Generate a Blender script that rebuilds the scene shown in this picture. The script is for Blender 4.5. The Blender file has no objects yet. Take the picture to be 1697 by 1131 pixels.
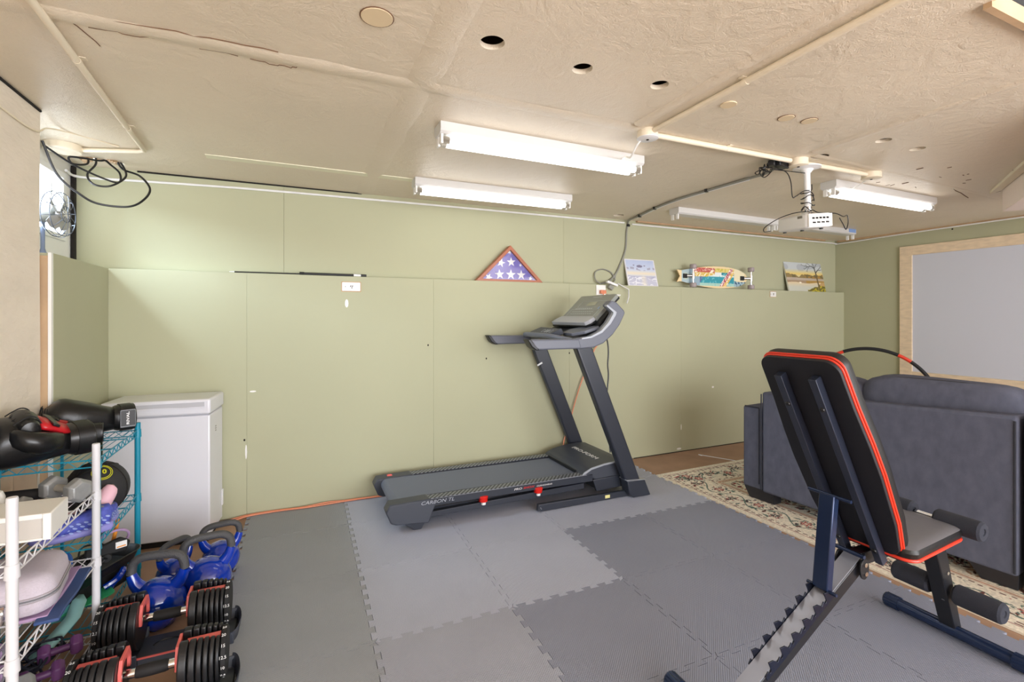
import bpy, bmesh, math, random
import numpy as np
from mathutils import Vector, Matrix, Quaternion, noise
S = bpy.context.scene
COL = S.collection
R = random.Random(7)
PI = math.pi

# ---------------------------------------------------------------- camera, sky, sun, exposure
cam_d = bpy.data.cameras.new('camera')
cam_d.sensor_width = 36.0
cam_d.lens = 800.0 / 1697.0 * 36.0
cam_d.shift_y = -(565.5 - 525.0) / 1697.0
cam_d.clip_start = 0.02
cam = bpy.data.objects.new('camera', cam_d)
COL.objects.link(cam)
cam.location = (0, 0, 1.32)
cam.rotation_euler = (PI / 2, 0, math.atan2(1771.5, 800.0) - PI / 2)
S.camera = cam
S.view_settings.view_transform = 'Standard'
S.view_settings.look = 'None'
S.view_settings.gamma = 1.0
S.view_settings.use_curve_mapping = False
S.view_settings.exposure = 0.93
w = bpy.data.worlds.new('daylight')
S.world = w
w.use_nodes = True
w.node_tree.nodes['Background'].inputs[0].default_value = (0.93, 0.95, 1.0, 1)
w.node_tree.nodes['Background'].inputs[1].default_value = 2.7

def area_light(name, loc, target, sx, sy, power, color):
    d = bpy.data.lights.new(name, 'AREA')
    d.shape = 'RECTANGLE'; d.size = sx; d.size_y = sy; d.energy = power; d.color = color
    o = bpy.data.objects.new(name, d); COL.objects.link(o)
    o.location = loc
    o.rotation_euler = (Vector(target) - Vector(loc)).to_track_quat('-Z', 'Y').to_euler()
    return o
area_light('window_daylight', (-3.2, 2.95, 3.25), (-0.9, 3.35, 1.75), 1.7, 1.7, 430, (0.66, 0.82, 1.0))
area_light('rear_fill', (2.2, -2.9, 1.15), (0.3, 3.0, 1.9), 4.2, 1.8, 85, (0.97, 0.97, 1.0))  # unseen fill behind the camera, added to brighten the room

# ---------------------------------------------------------------- material helpers
def lin(c):
    return tuple(((v / 255.0) / 12.92 if v / 255.0 <= 0.04045 else ((v / 255.0 + 0.055) / 1.055) ** 2.4) for v in c)
MATS = {}
def mat(name, rgb, rough=0.5, metal=0.0, bump=0.0, bscale=60.0, var=0.0, vscale=6.0, emit=0.0, ecol=None, spec=None, stretch=None, coat=0.0, detail=4.0):
    """procedural principled material; colour given in sRGB 0..255"""
    m = bpy.data.materials.new(name); m.use_nodes = True
    nt = m.node_tree; b = nt.nodes['Principled BSDF']
    c = lin(rgb)
    b.inputs['Base Color'].default_value = (*c, 1)
    b.inputs['Roughness'].default_value = rough
    b.inputs['Metallic'].default_value = metal
    if spec is not None: b.inputs['Specular IOR Level'].default_value = spec
    if coat: b.inputs['Coat Weight'].default_value = coat
    if emit:
        b.inputs['Emission Color'].default_value = (*(ecol or (1, 1, 1)), 1)
        b.inputs['Emission Strength'].default_value = emit
    tc = nt.nodes.new('ShaderNodeTexCoord'); mp = nt.nodes.new('ShaderNodeMapping')
    nt.links.new(tc.outputs['Object'], mp.inputs[0])
    if stretch: mp.inputs['Scale'].default_value = stretch
    if var:
        n = nt.nodes.new('ShaderNodeTexNoise'); n.inputs['Scale'].default_value = vscale; n.inputs['Detail'].default_value = 5
        nt.links.new(mp.outputs[0], n.inputs['Vector'])
        cr = nt.nodes.new('ShaderNodeValToRGB')
        cr.color_ramp.elements[0].position = 0.3; cr.color_ramp.elements[1].position = 0.7
        cr.color_ramp.elements[0].color = (*[v * (1 - var) for v in c], 1)
        cr.color_ramp.elements[1].color = (*[min(1, v * (1 + var)) for v in c], 1)
        nt.links.new(n.outputs[0], cr.inputs[0]); nt.links.new(cr.outputs[0], b.inputs['Base Color'])
    if bump:
        n = nt.nodes.new('ShaderNodeTexNoise'); n.inputs['Scale'].default_value = bscale; n.inputs['Detail'].default_value = detail
        nt.links.new(mp.outputs[0], n.inputs['Vector'])
        bp = nt.nodes.new('ShaderNodeBump'); bp.inputs['Strength'].default_value = bump; bp.inputs['Distance'].default_value = 0.01
        nt.links.new(n.outputs[0], bp.inputs['Height']); nt.links.new(bp.outputs[0], b.inputs['Normal'])
    MATS[name] = m
    return m

# ---------------------------------------------------------------- object helpers
def tag(o, label=None, cat=None, group=None, kind=None):
    if label: o['label'] = label
    if cat: o['category'] = cat
    if group: o['group'] = group
    if kind: o['kind'] = kind
    return o
def thing(name, label, cat, loc=(0, 0, 0), rz=0.0, group=None, rot=None):
    o = bpy.data.objects.new(name, None); COL.objects.link(o)
    o.empty_display_size = 0.05
    o.location = loc
    o.rotation_euler = rot if rot else (0, 0, rz)
    return tag(o, label, cat, group)
def obj(name, bm, m, parent=None, smooth=False, bevel=0.0, segs=2, loc=None, rot=None, label=None, autosm=35):
    me = bpy.data.meshes.new(name)
    bmesh.ops.recalc_face_normals(bm, faces=bm.faces[:])
    bm.to_mesh(me); bm.free()
    for mm in (m if isinstance(m, (list, tuple)) else [m]): me.materials.append(mm)
    o = bpy.data.objects.new(name, me); COL.objects.link(o)
    if parent: o.parent = parent
    if loc: o.location = loc
    if rot: o.rotation_euler = rot
    if bevel:
        md = o.modifiers.new('bevel', 'BEVEL'); md.width = bevel; md.segments = segs; md.limit_method = 'ANGLE'; md.angle_limit = math.radians(30)
        md.harden_normals = False
    if smooth or bevel:
        for p in me.polygons: p.use_smooth = True
        ang = math.radians(autosm)
        me2 = bmesh.new(); me2.from_mesh(me)
        for e in me2.edges:
            if len(e.link_faces) == 2 and e.calc_face_angle(0) > ang: e.smooth = False
        me2.to_mesh(me); me2.free()
    if label: o['label'] = label
    return o
def B(): return bmesh.new()
def xf(loc=(0, 0, 0), rot=(0, 0, 0)):
    from mathutils import Euler
    return Matrix.Translation(Vector(loc)) @ Euler(rot).to_matrix().to_4x4()
def box(bm, c, s, rot=(0, 0, 0), mi=0):
    r = bmesh.ops.create_cube(bm, size=1.0, matrix=xf(c, rot) @ Matrix.Diagonal((*s, 1)))
    for v in r['verts']:
        for f in v.link_faces: f.material_index = mi
    return bm
def box2(bm, a, b, mi=0):
    return box(bm, [(a[i] + b[i]) / 2 for i in range(3)], [abs(b[i] - a[i]) for i in range(3)], mi=mi)
def cyl(bm, p, q, r, r2=None, n=20, mi=0):
    p = Vector(p); q = Vector(q); d = q - p
    m = Matrix.Translation((p + q) / 2) @ d.to_track_quat('Z', 'Y').to_matrix().to_4x4()
    rr = bmesh.ops.create_cone(bm, cap_ends=True, segments=n, radius1=r, radius2=r if r2 is None else r2, depth=d.length, matrix=m)
    for v in rr['verts']:
        for f in v.link_faces: f.material_index = mi
    return bm
def catmull(pts, k=8, closed=False):
    P = [Vector(p) for p in pts]; n = len(P); out = []
    if n < 3 and not closed: return P
    rng = range(n if closed else n - 1)
    for i in rng:
        p0 = P[(i - 1) % n] if (closed or i > 0) else P[0] * 2 - P[1]
        p1 = P[i]; p2 = P[(i + 1) % n]
        p3 = P[(i + 2) % n] if (closed or i + 2 < n) else P[-1] * 2 - P[-2]
        for j in range(k):
            t = j / k
            out.append(0.5 * ((2 * p1) + (p2 - p0) * t + (2 * p0 - 5 * p1 + 4 * p2 - p3) * t * t + (3 * p1 - p0 - 3 * p2 + p3) * t ** 3))
    if not closed: out.append(P[-1])
    return out
def tube(bm, pts, r, smooth=8, closed=False, n=8, mi=0, flat=1.0):
    P = catmull(pts, smooth, closed) if smooth else [Vector(p) for p in pts]
    N = len(P); rad = r if callable(r) else (lambda t: r)
    T = []
    for i in range(N):
        a = P[(i - 1) % N] if (closed or i > 0) else P[0]; b = P[(i + 1) % N] if (closed or i < N - 1) else P[-1]
        d = (b - a); T.append(d.normalized() if d.length > 1e-9 else Vector((0, 0, 1)))
    up = Vector((0, 0, 1)) if abs(T[0].z) < 0.95 else Vector((1, 0, 0))
    u = T[0].cross(up).normalized(); rings = []
    for i in range(N):
        if i > 0:
            q = T[i - 1].rotation_difference(T[i]); u = (q @ u); u = (u - T[i] * u.dot(T[i])).normalized()
        v = T[i].cross(u)
        rr = rad(i / max(1, N - 1))
        rings.append([bm.verts.new(P[i] + u * math.cos(2 * PI * k / n) * rr + v * math.sin(2 * PI * k / n) * rr * flat) for k in range(n)])
    M = N if closed else N - 1
    for i in range(M):
        A = rings[i]; C = rings[(i + 1) % N]
        for k in range(n):
            f = bm.faces.new((A[k], A[(k + 1) % n], C[(k + 1) % n], C[k])); f.material_index = mi
    if not closed:
        f = bm.faces.new(rings[0]); f.material_index = mi
        f = bm.faces.new(rings[-1][::-1]); f.material_index = mi
    return bm
def loft(bm, secs, n=20, p=2.0, cap=True, mi=0):
    """secs: (centre, half-axis vector a, half-axis vector b[, exponent])"""
    rings = []
    for s in secs:
        c, a, b = Vector(s[0]), Vector(s[1]), Vector(s[2]); pp = s[3] if len(s) > 3 else p
        ring = []
        for k in range(n):
            t = 2 * PI * k / n; ct, st = math.cos(t), math.sin(t)
            x = math.copysign(abs(ct) ** (2 / pp), ct); y = math.copysign(abs(st) ** (2 / pp), st)
            ring.append(bm.verts.new(c + a * x + b * y))
        rings.append(ring)
    for A, C in zip(rings, rings[1:]):
        for k in range(n):
            f = bm.faces.new((A[k], A[(k + 1) % n], C[(k + 1) % n], C[k])); f.material_index = mi
    if cap:
        f = bm.faces.new(rings[0][::-1]); f.material_index = mi
        f = bm.faces.new(rings[-1]); f.material_index = mi
    return bm
def lathe(bm, prof, n=32, M=Matrix(), mi=0):
    rings = [[bm.verts.new(M @ Vector((r * math.cos(2 * PI * k / n), r * math.sin(2 * PI * k / n), z))) for k in range(n)] for r, z in prof]
    for A, C in zip(rings, rings[1:]):
        for k in range(n):
            f = bm.faces.new((A[k], A[(k + 1) % n], C[(k + 1) % n], C[k])); f.material_index = mi
    for rg in (rings[0][::-1], rings[-1]):
        f = bm.faces.new(rg); f.material_index = mi
    return bm
def prism(bm, poly, a, b, M=Matrix(), mi=0):
    """2-D polygon (x,y) extruded from z=a to z=b, then moved by M"""
    lo = [bm.verts.new(M @ Vector((x, y, a))) for x, y in poly]
    hi = [bm.verts.new(M @ Vector((x, y, b))) for x, y in poly]
    n = len(poly)
    fs = [bm.faces.new(lo[::-1]), bm.faces.new(hi)]
    for k in range(n): fs.append(bm.faces.new((lo[k], lo[(k + 1) % n], hi[(k + 1) % n], hi[k])))
    for f in fs: f.material_index = mi
    return bm
# plane (u along x, w up) extruded along y: polygon x->X, y->Z, z->Y
XZ = Matrix(((1, 0, 0, 0), (0, 0, 1, 0), (0, 1, 0, 0), (0, 0, 0, 1)))
YZ = Matrix(((0, 0, 1, 0), (1, 0, 0, 0), (0, 1, 0, 0), (0, 0, 0, 1)))  # polygon x->Y, y->Z, z->X
def pillow(bm, c, s, rot=(0, 0, 0), p=4.0, n=14, puff=0.0, wob=0.0, seed=0):
    M = xf(c, rot)
    bmt = bmesh.new()
    bmesh.ops.create_cube(bmt, size=2.0)
    bmesh.ops.subdivide_edges(bmt, edges=bmt.edges[:], cuts=n, use_grid_fill=True)
    vm = {}
    for v in bmt.verts:
        x, y, z = v.co
        L = (abs(x) ** p + abs(y) ** p + abs(z) ** p) ** (1 / p)
        q = Vector((x / L, y / L, z / L))
        if wob: q += Vector((0, 0, 1)) * wob * noise.noise(Vector((x * 1.4 + seed, y * 1.4, z)))
        vm[v] = bm.verts.new(M @ Vector((q.x * s[0] / 2, q.y * s[1] / 2, q.z * s[2] / 2)))
    for f in bmt.faces: bm.faces.new([vm[v] for v in f.verts])
    bmt.free()
    return bm
def rrect(w_, h_, r, n=5):
    P = []
    for cx, cy, a0 in ((w_ / 2 - r, h_ / 2 - r, 0), (-w_ / 2 + r, h_ / 2 - r, 90), (-w_ / 2 + r, -h_ / 2 + r, 180), (w_ / 2 - r, -h_ / 2 + r, 270)):
        for k in range(n + 1):
            t = math.radians(a0 + 90 * k / n); P.append((cx + r * math.cos(t), cy + r * math.sin(t)))
    return P
def text_obj(name, s, size, m, parent, M, ext=0.0008, shear=0.0, space=1.0, bold=0.0):
    cu = bpy.data.curves.new(name, 'FONT'); cu.body = s; cu.size = size; cu.extrude = ext; cu.shear = shear
    cu.align_x = 'CENTER'; cu.align_y = 'CENTER'; cu.space_character = space; cu.offset = bold; cu.resolution_u = 3
    t = bpy.data.objects.new(name + '_tmp', cu); COL.objects.link(t)
    dg = bpy.context.evaluated_depsgraph_get()
    me = bpy.data.meshes.new_from_object(t.evaluated_get(dg))
    bpy.data.objects.remove(t); bpy.data.curves.remove(cu)
    me.transform(M); me.materials.clear(); me.materials.append(m)
    o = bpy.data.objects.new(name, me); COL.objects.link(o)
    if parent: o.parent = parent
    return o
def copy_tree(o, parent=None):
    c = o.copy(); COL.objects.link(c); c.parent = parent
    for ch in [x for x in list(COL.objects) if x.parent is o]: copy_tree(ch, c)
    return c
def struct(name, bm, m, **k):
    o = obj(name, bm, m, **k); o['kind'] = 'structure'; return o
def painted(name, W, H, nx, ny, fn, M, thick, rough=0.7, bump=0.0, parent=None):
    """board of real thickness whose front carries a procedural colour attribute; fn(u,v)->rgb arrays 0..255"""
    bm = B()
    vs = [[bm.verts.new(M @ Vector((W * (i / nx - 0.5), H * (j / ny), 0))) for i in range(nx + 1)] for j in range(ny + 1)]
    for j in range(ny):
        for i in range(nx): bm.faces.new((vs[j][i], vs[j][i + 1], vs[j + 1][i + 1], vs[j + 1][i]))
    cs = [bm.verts.new(M @ Vector((x, y, -thick))) for x, y in ((-W / 2, 0), (W / 2, 0), (W / 2, H), (-W / 2, H))]
    bm.faces.new(cs[::-1])
    per = [vs[0], [r[-1] for r in vs], vs[-1][::-1], [r[0] for r in vs][::-1]]
    for k, e in enumerate(per): bm.faces.new([cs[(k + 1) % 4], cs[k]][::-1][::-1] + e)
    me = bpy.data.meshes.new(name)
    bm.verts.index_update()
    bm.to_mesh(me); bm.free()
    u, v = np.meshgrid(np.arange(nx + 1) / nx, np.arange(ny + 1) / ny)
    rgb = np.clip(fn(u, v), 0, 255) / 255.0
    l = np.where(rgb <= 0.04045, rgb / 12.92, ((rgb + 0.055) / 1.055) ** 2.4).reshape(-1, 3)
    arr = np.ones((len(me.vertices), 4), dtype=np.float32)
    arr[:len(l), :3] = l; arr[len(l):, :3] = l[0]
    a = me.color_attributes.new('pattern', 'FLOAT_COLOR', 'POINT'); a.data.foreach_set('color', arr.ravel())
    m = mat(name + '_surface', (200, 200, 200), rough, bump=bump, bscale=300)
    nd = m.node_tree.nodes.new('ShaderNodeAttribute'); nd.attribute_name = 'pattern'
    m.node_tree.links.new(nd.outputs['Color'], m.node_tree.nodes['Principled BSDF'].inputs['Base Color'])
    me.materials.append(m)
    o = bpy.data.objects.new(name, me); COL.objects.link(o)
    if parent: o.parent = parent
    return o
def vnoise(u, v, seed=0):
    """smooth value noise on numpy arrays"""
    iu = np.floor(u).astype(int); iv = np.floor(v).astype(int); fu = u - iu; fv = v - iv
    fu = fu * fu * (3 - 2 * fu); fv = fv * fv * (3 - 2 * fv)
    def h(a, b):
        x = np.sin(a * 127.1 + b * 311.7 + seed * 17.3) * 43758.5453
        return x - np.floor(x)
    return (h(iu, iv) * (1 - fu) + h(iu + 1, iv) * fu) * (1 - fv) + (h(iu, iv + 1) * (1 - fu) + h(iu + 1, iv + 1) * fu) * fv
def mixc(A, B_, t): return A * (1 - t[..., None]) + np.array(B_, float) * t[..., None]
# ---------------------------------------------------------------- materials
m_wall = mat('olive_paint', (177, 177, 147), 0.72, bump=0.05, bscale=14, var=0.02, vscale=1.5)
m_pillar = mat('painted_brick', (232, 221, 204), 0.8, bump=0.7, bscale=14, var=0.04, vscale=4, stretch=(1, 1, 2.2))
m_floor = mat('brown_concrete', (160, 128, 104), 0.75, bump=0.15, bscale=60, var=0.12, vscale=5)
m_cream = mat('cream_paint', (234, 222, 198), 0.45, bump=0.15, bscale=30)
m_white = mat('white_paint', (236, 236, 236), 0.4)
m_offwhite = mat('off_white_plastic', (236, 235, 231), 0.4)
m_enamel = mat('freezer_enamel', (226, 226, 233), 0.28, coat=0.2)
m_pine = mat('pine', (226, 205, 175), 0.6, var=0.10, vscale=3, stretch=(1, 4, 14))
m_tanwood = mat('tan_wood', (190, 160, 125), 0.7, var=0.1, vscale=8)
m_dark = mat('dark_gap', (26, 22, 18), 0.9)
m_black = mat('black_plastic', (22, 23, 26), 0.38)
m_black_m = mat('matte_black', (18, 18, 20), 0.7)
m_tm = mat('treadmill_charcoal', (58, 62, 72), 0.42, bump=0.03, bscale=400)
m_tmd = mat('treadmill_dark_frame', (42, 46, 56), 0.36)
m_belt = mat('running_belt', (102, 108, 124), 0.5, bump=0.1, bscale=600)
m_silver = mat('silver_trim', (166, 170, 178), 0.35, metal=0.3)
m_tmgrey = mat('handrail_grey', (104, 108, 120), 0.42)
m_chrome = mat('chrome', (220, 220, 222), 0.12, metal=1.0)
m_red = mat('red_plastic', (214, 36, 30), 0.35)
m_coral = mat('coral_plastic', (224, 104, 98), 0.45)
m_bench = mat('bench_powder_coat', (36, 50, 80), 0.2, metal=0.35)
m_benchk = mat('bench_black_frame', (16, 18, 24), 0.4)
m_board = mat('bench_back_board', (13, 15, 24), 0.55, bump=0.05, bscale=90, stretch=(1, 1, 10))
m_vinyl = mat('black_vinyl', (15, 15, 17), 0.42, bump=0.05, bscale=120)
m_seat_sheen = mat('seat_vinyl_painted_sheen', (104, 104, 110), 0.32, bump=0.25, bscale=9)  # seat top lighter than its sides: reflected light put into the vinyl colour
m_piping = mat('red_orange_piping', (214, 56, 34), 0.4)
m_foam = mat('black_foam', (40, 43, 54), 0.9, bump=0.3, bscale=350)
m_sofa = mat('sofa_fabric', (88, 91, 106), 0.95, bump=0.25, bscale=420, var=0.13, vscale=22, stretch=(1, 1, 0.6), spec=0.2)
m_sofad = mat('sofa_piping_fabric', (44, 46, 54), 0.9)
m_foot = mat('black_wood_leg', (34, 34, 40), 0.45)
m_screen = mat('projection_fabric', (204, 207, 218), 0.8)
m_teal = mat('teal_powder_coat', (22, 140, 168), 0.35)
m_wire = mat('white_wire_coat', (214, 214, 218), 0.35)
m_blue = mat('cobalt_vinyl', (4, 50, 164), 0.12, coat=0.8)
m_iron = mat('textured_iron_handle', (70, 70, 72), 0.5, bump=0.4, bscale=260)
m_leather = mat('black_leather', (18, 18, 19), 0.3, bump=0.06, bscale=60)
m_redl = mat('red_leather', (186, 24, 34), 0.35)
m_ball = mat('medicine_ball_rubber', (38, 38, 42), 0.6, bump=0.25, bscale=300)
m_yellow = mat('yellow_print', (214, 214, 40), 0.5)
m_whitep = mat('white_print', (232, 232, 232), 0.5)
m_hex = mat('grey_cast_iron', (146, 148, 148), 0.42, metal=0.3, bump=0.15, bscale=80, var=0.1, vscale=30)
m_knurl = mat('steel_grip', (196, 190, 178), 0.3, metal=0.8, bump=0.8, bscale=500)
m_pink = mat('pink_vinyl', (232, 186, 200), 0.45)
m_purple = mat('purple_neoprene', (104, 60, 112), 0.45)
m_lilac = mat('lilac_foam', (168, 140, 178), 0.6)
m_shoe = mat('periwinkle_mesh', (76, 86, 178), 0.6, var=0.25, vscale=60)
m_shoes = mat('shoe_sole', (140, 138, 206), 0.5)
m_grey = mat('grey_fabric', (120, 122, 126), 0.8)
m_case = mat('heather_case_fabric', (196, 188, 200), 0.85, bump=0.2, bscale=500, var=0.07, vscale=120, stretch=(1, 6, 1))
m_navy = mat('navy_foam', (50, 74, 124), 0.55)
m_aqua = mat('aqua_band', (96, 176, 176), 0.45)
m_aqual = mat('pale_aqua_band', (160, 214, 216), 0.45)
m_orange = mat('orange_cord', (222, 138, 102), 0.45)
m_orangeh = mat('orange_handle', (232, 148, 50), 0.45)
m_greyc = mat('grey_cable', (140, 140, 132), 0.45)
m_cherry = mat('cherry_wood', (166, 96, 64), 0.35, var=0.12, vscale=6, stretch=(3, 1, 12))
m_flag = mat('flag_blue_cloth', (112, 104, 184), 0.75, bump=0.1, bscale=300)
m_tube = mat('lit_tube', (255, 255, 255), 0.5, emit=2.3, ecol=(1.0, 0.985, 0.96))
m_wheel = mat('grey_urethane', (160, 148, 148), 0.5)
m_green = mat('green_strap', (60, 190, 130), 0.5)
m_bluetape = mat('blue_tape', (130, 160, 210), 0.6)
m_kraft = mat('brown_kraft_paper', (206, 182, 152), 0.75, bump=0.3, bscale=8)

# ceiling: cream paint rolled on board, swirly texture
m_ceil = mat('cream_textured_ceiling', (227, 214, 192), 0.36, var=0.045, vscale=1.6)
nt = m_ceil.node_tree; b_ = nt.nodes['Principled BSDF']
tc = nt.nodes.new('ShaderNodeTexCoord')
n1 = nt.nodes.new('ShaderNodeTexNoise'); n1.inputs['Scale'].default_value = 7; n1.inputs['Detail'].default_value = 3; n1.inputs['Distortion'].default_value = 2.2
n2 = nt.nodes.new('ShaderNodeTexNoise'); n2.inputs['Scale'].default_value = 55; n2.inputs['Detail'].default_value = 6; n2.inputs['Distortion'].default_value = 3.0
n3 = nt.nodes.new('ShaderNodeTexVoronoi'); n3.inputs['Scale'].default_value = 1.5
for n_ in (n1, n2, n3): nt.links.new(tc.outputs['Object'], n_.inputs['Vector'])
ad = nt.nodes.new('ShaderNodeMath'); ad.operation = 'MULTIPLY_ADD'; ad.inputs[1].default_value = 0.45
nt.links.new(n2.outputs[0], ad.inputs[0]); nt.links.new(n1.outputs[0], ad.inputs[2])
bp = nt.nodes.new('ShaderNodeBump'); bp.inputs['Strength'].default_value = 0.48; bp.inputs['Distance'].default_value = 0.012
nt.links.new(ad.outputs[0], bp.inputs['Height']); nt.links.new(bp.outputs[0], b_.inputs['Normal'])

# foam mat: fine woven relief
def mat_foam(name, rgb):
    m = mat(name, rgb, 0.62, var=0.045, vscale=2.2)
    nt = m.node_tree; b = nt.nodes['Principled BSDF']
    tc = nt.nodes.new('ShaderNodeTexCoord'); mp = nt.nodes.new('ShaderNodeMapping'); mp.inputs['Rotation'].default_value = (0, 0, 0.785)
    w1 = nt.nodes.new('ShaderNodeTexWave'); w1.inputs['Scale'].default_value = 42
    w2 = nt.nodes.new('ShaderNodeTexWave'); w2.inputs['Scale'].default_value = 42; w2.bands_direction = 'Y'
    nt.links.new(tc.outputs['Object'], mp.inputs[0])
    for w_ in (w1, w2): nt.links.new(mp.outputs[0], w_.inputs['Vector'])
    mu = nt.nodes.new('ShaderNodeMath'); mu.operation = 'MULTIPLY'
    nt.links.new(w1.outputs[1], mu.inputs[0]); nt.links.new(w2.outputs[1], mu.inputs[1])
    bp = nt.nodes.new('ShaderNodeBump'); bp.inputs['Strength'].default_value = 0.55; bp.inputs['Distance'].default_value = 0.003
    nt.links.new(mu.outputs[0], bp.inputs['Height']); nt.links.new(bp.outputs[0], b.inputs['Normal'])
    return m
m_mat = [mat_foam('grey_foam_tile_tone_%s' % n_, c) for n_, c in (('pale', (170, 174, 190)), ('mid', (157, 160, 173)), ('deep', (134, 138, 154)), ('warm', (147, 151, 158)))]

# ---------------------------------------------------------------- setting
H = 2.24; XR = 6.03; YB = 3.75; YL = 3.65; ZF = -0.012; ZL = 1.61
bm = B(); box2(bm, (-2.2, -3.4, ZF - 0.1), (XR + 0.1, YB + 0.15, ZF)); struct('floor', bm, m_floor)
# back wall, upper sheets (set back) with their joints
bm = B()
for a, b in ((-1.3, -0.065), (-0.065, 2.2), (2.2, XR)): box2(bm, (a + 0.0004, YB, ZL - 0.1), (b - 0.0004, YB + 0.1, H + 0.02))
struct('wall_back', bm, m_wall, bevel=0.001, segs=1)
bm = B()
for a, b in ((-1.02, -0.286), (-0.286, 0.982), (0.982, 2.2), (2.2, 3.478), (3.478, XR + 0.07)): box2(bm, (a + 0.0003, YL, ZF + 0.004), (b - 0.0003, YB - 0.001, ZL))
struct('wall_back_lower', bm, m_wall, bevel=0.0012, segs=2)
bm = B(); box2(bm, (XR, -3.4, ZF), (XR + 0.1, YB + 0.1, H + 0.02)); struct('wall_right', bm, m_wall)
# left: brick pillar, low furred wall, window wall above it
bm = B(); 
prism(bm, [(-3.4, ZF), (2.83, ZF), (2.825, 0.5), (2.832, 1.1), (2.822, 1.7), (2.83, H + 0.02), (-3.4, H + 0.02)], -1.24, -1.03, YZ)
bmesh.ops.subdivide_edges(bm, edges=bm.edges[:], cuts=1)
struct('wall_left', bm, m_pillar, bevel=0.006)
bm = B()
A = [(-1.0, 2.868), (-1.02, YL + 0.02), (-1.215, YL + 0.02), (-1.215, 2.868)]
prism(bm, A, ZF, ZL); struct('wall_left_lower', bm, m_wall, bevel=0.003)
bm = B(); box2(bm, (-1.10, 2.845, ZF), (-1.013, 2.866, ZL - 0.015)); struct('trim_1', bm, m_tanwood)
bm = B(); box2(bm, (-1.0125, 2.848, ZF), (-1.0005, 2.867, ZL)); struct('trim_2', bm, m_offwhite)
# window wall with opening y 2.9..3.6, z 1.75..2.14
bm = B()
box2(bm, (-1.32, 2.70, ZL - 0.2), (-1.22, YB + 0.1, 1.755)); box2(bm, (-1.32, 2.70, 2.15), (-1.22, YB + 0.1, H + 0.02))
box2(bm, (-1.32, 3.62, 1.755), (-1.22, YB + 0.1, 2.15)); box2(bm, (-1.32, 2.70, 1.755), (-1.22, 2.86, 2.15))
struct('wall_left_upper', bm, m_offwhite)
wn = thing('window_1', None, None); wn['kind'] = 'structure'
bm = B()
for a, b in (((-1.25, 2.86, 1.755), (-1.205, 3.62, 1.79)), ((-1.25, 2.86, 2.115), (-1.205, 3.62, 2.15)), ((-1.25, 3.585, 1.79), (-1.205, 3.62, 2.115)), ((-1.25, 2.86, 1.79), (-1.205, 2.895, 2.115)), ((-1.25, 3.515, 1.79), (-1.235, 3.53, 2.115))): box2(bm, a, b)
obj('window_frame', bm, m_white, wn, bevel=0.003)
m_pane = bpy.data.materials.new('window_glass'); m_pane.use_nodes = True
nt = m_pane.node_tree; nt.nodes.clear()
o_ = nt.nodes.new('ShaderNodeOutputMaterial'); mx = nt.nodes.new('ShaderNodeMixShader'); tr = nt.nodes.new('ShaderNodeBsdfTransparent'); gl = nt.nodes.new('ShaderNodeBsdfGlossy')
gl.inputs['Roughness'].default_value = 0.02; mx.inputs[0].default_value = 0.05
nt.links.new(tr.outputs[0], mx.inputs[1]); nt.links.new(gl.outputs[0], mx.inputs[2]); nt.links.new(mx.outputs[0], o_.inputs[0])
bm = B(); box2(bm, (-1.243, 2.89, 1.785), (-1.24, 3.59, 2.12)); obj('window_pane', bm, m_pane, wn)
# dark corner gap where the sheets do not meet
bm = B(); box2(bm, (-1.216, 3.715, ZL + 0.02), (-1.20, 3.748, 2.225)); struct('trim_3', bm, m_dark)

# ceiling slab with its real drilled holes
bm = B(); box2(bm, (-1.34, -3.4, H), (XR + 0.1, YB + 0.1, H + 0.018))
ceil = struct('ceiling', bm, m_ceil)
cut = B()
holes = [(0.607, 1.505, 0.042), (0.975, 1.525, 0.038), (1.323, 1.506, 0.036), (2.754, 1.80, 0.045), (2.805, 1.499, 0.036), (3.115, 1.498, 0.036), (2.684, 3.595, 0.045)]
for x, y, r in holes: cyl(cut, (x, y, H - 0.05), (x, y, H + 0.08), r, n=28)
prism(cut, [(-1.15, 3.56), (-1.10, 3.615), (-1.04, 3.60), (-0.98, 3.645), (-0.93, 3.62), (-0.95, 3.575), (-1.02, 3.56), (-1.06, 3.53), (-1.11, 3.54)], H - 0.05, H + 0.08)
prism(cut, [(1.86, 0.71), (1.80, 0.40), (1.9, 0.1), (2.9, 0.1), (2.9, 0.71)], H - 0.05, H + 0.08)
cme = bpy.data.meshes.new('cut'); bmesh.ops.recalc_face_normals(cut, faces=cut.faces[:]); cut.to_mesh(cme); cut.free()
co = bpy.data.objects.new('cut', cme); COL.objects.link(co)
md = ceil.modifiers.new('holes', 'BOOLEAN'); md.object = co; md.operation = 'DIFFERENCE'; md.solver = 'EXACT'
dg = bpy.context.evaluated_depsgraph_get()
nm = bpy.data.meshes.new_from_object(ceil.evaluated_get(dg)); ceil.modifiers.clear(); ceil.data = nm
bpy.data.objects.remove(co)
# floor joist void above the ceiling
bm = B()
box2(bm, (-1.34, 0.8, H + 0.14), (XR + 0.1, YB + 0.1, H + 0.16)); box2(bm, (-1.34, 0.78, H + 0.018), (XR + 0.1, 0.80, H + 0.16)); box2(bm, (-1.34, YB + 0.1, H), (XR + .1, YB + 0.12, H + 0.16))
struct('ceiling_upper', bm, mat('old_brown_joist_wood', (92, 66, 44), 0.8, var=0.3, vscale=20))
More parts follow.
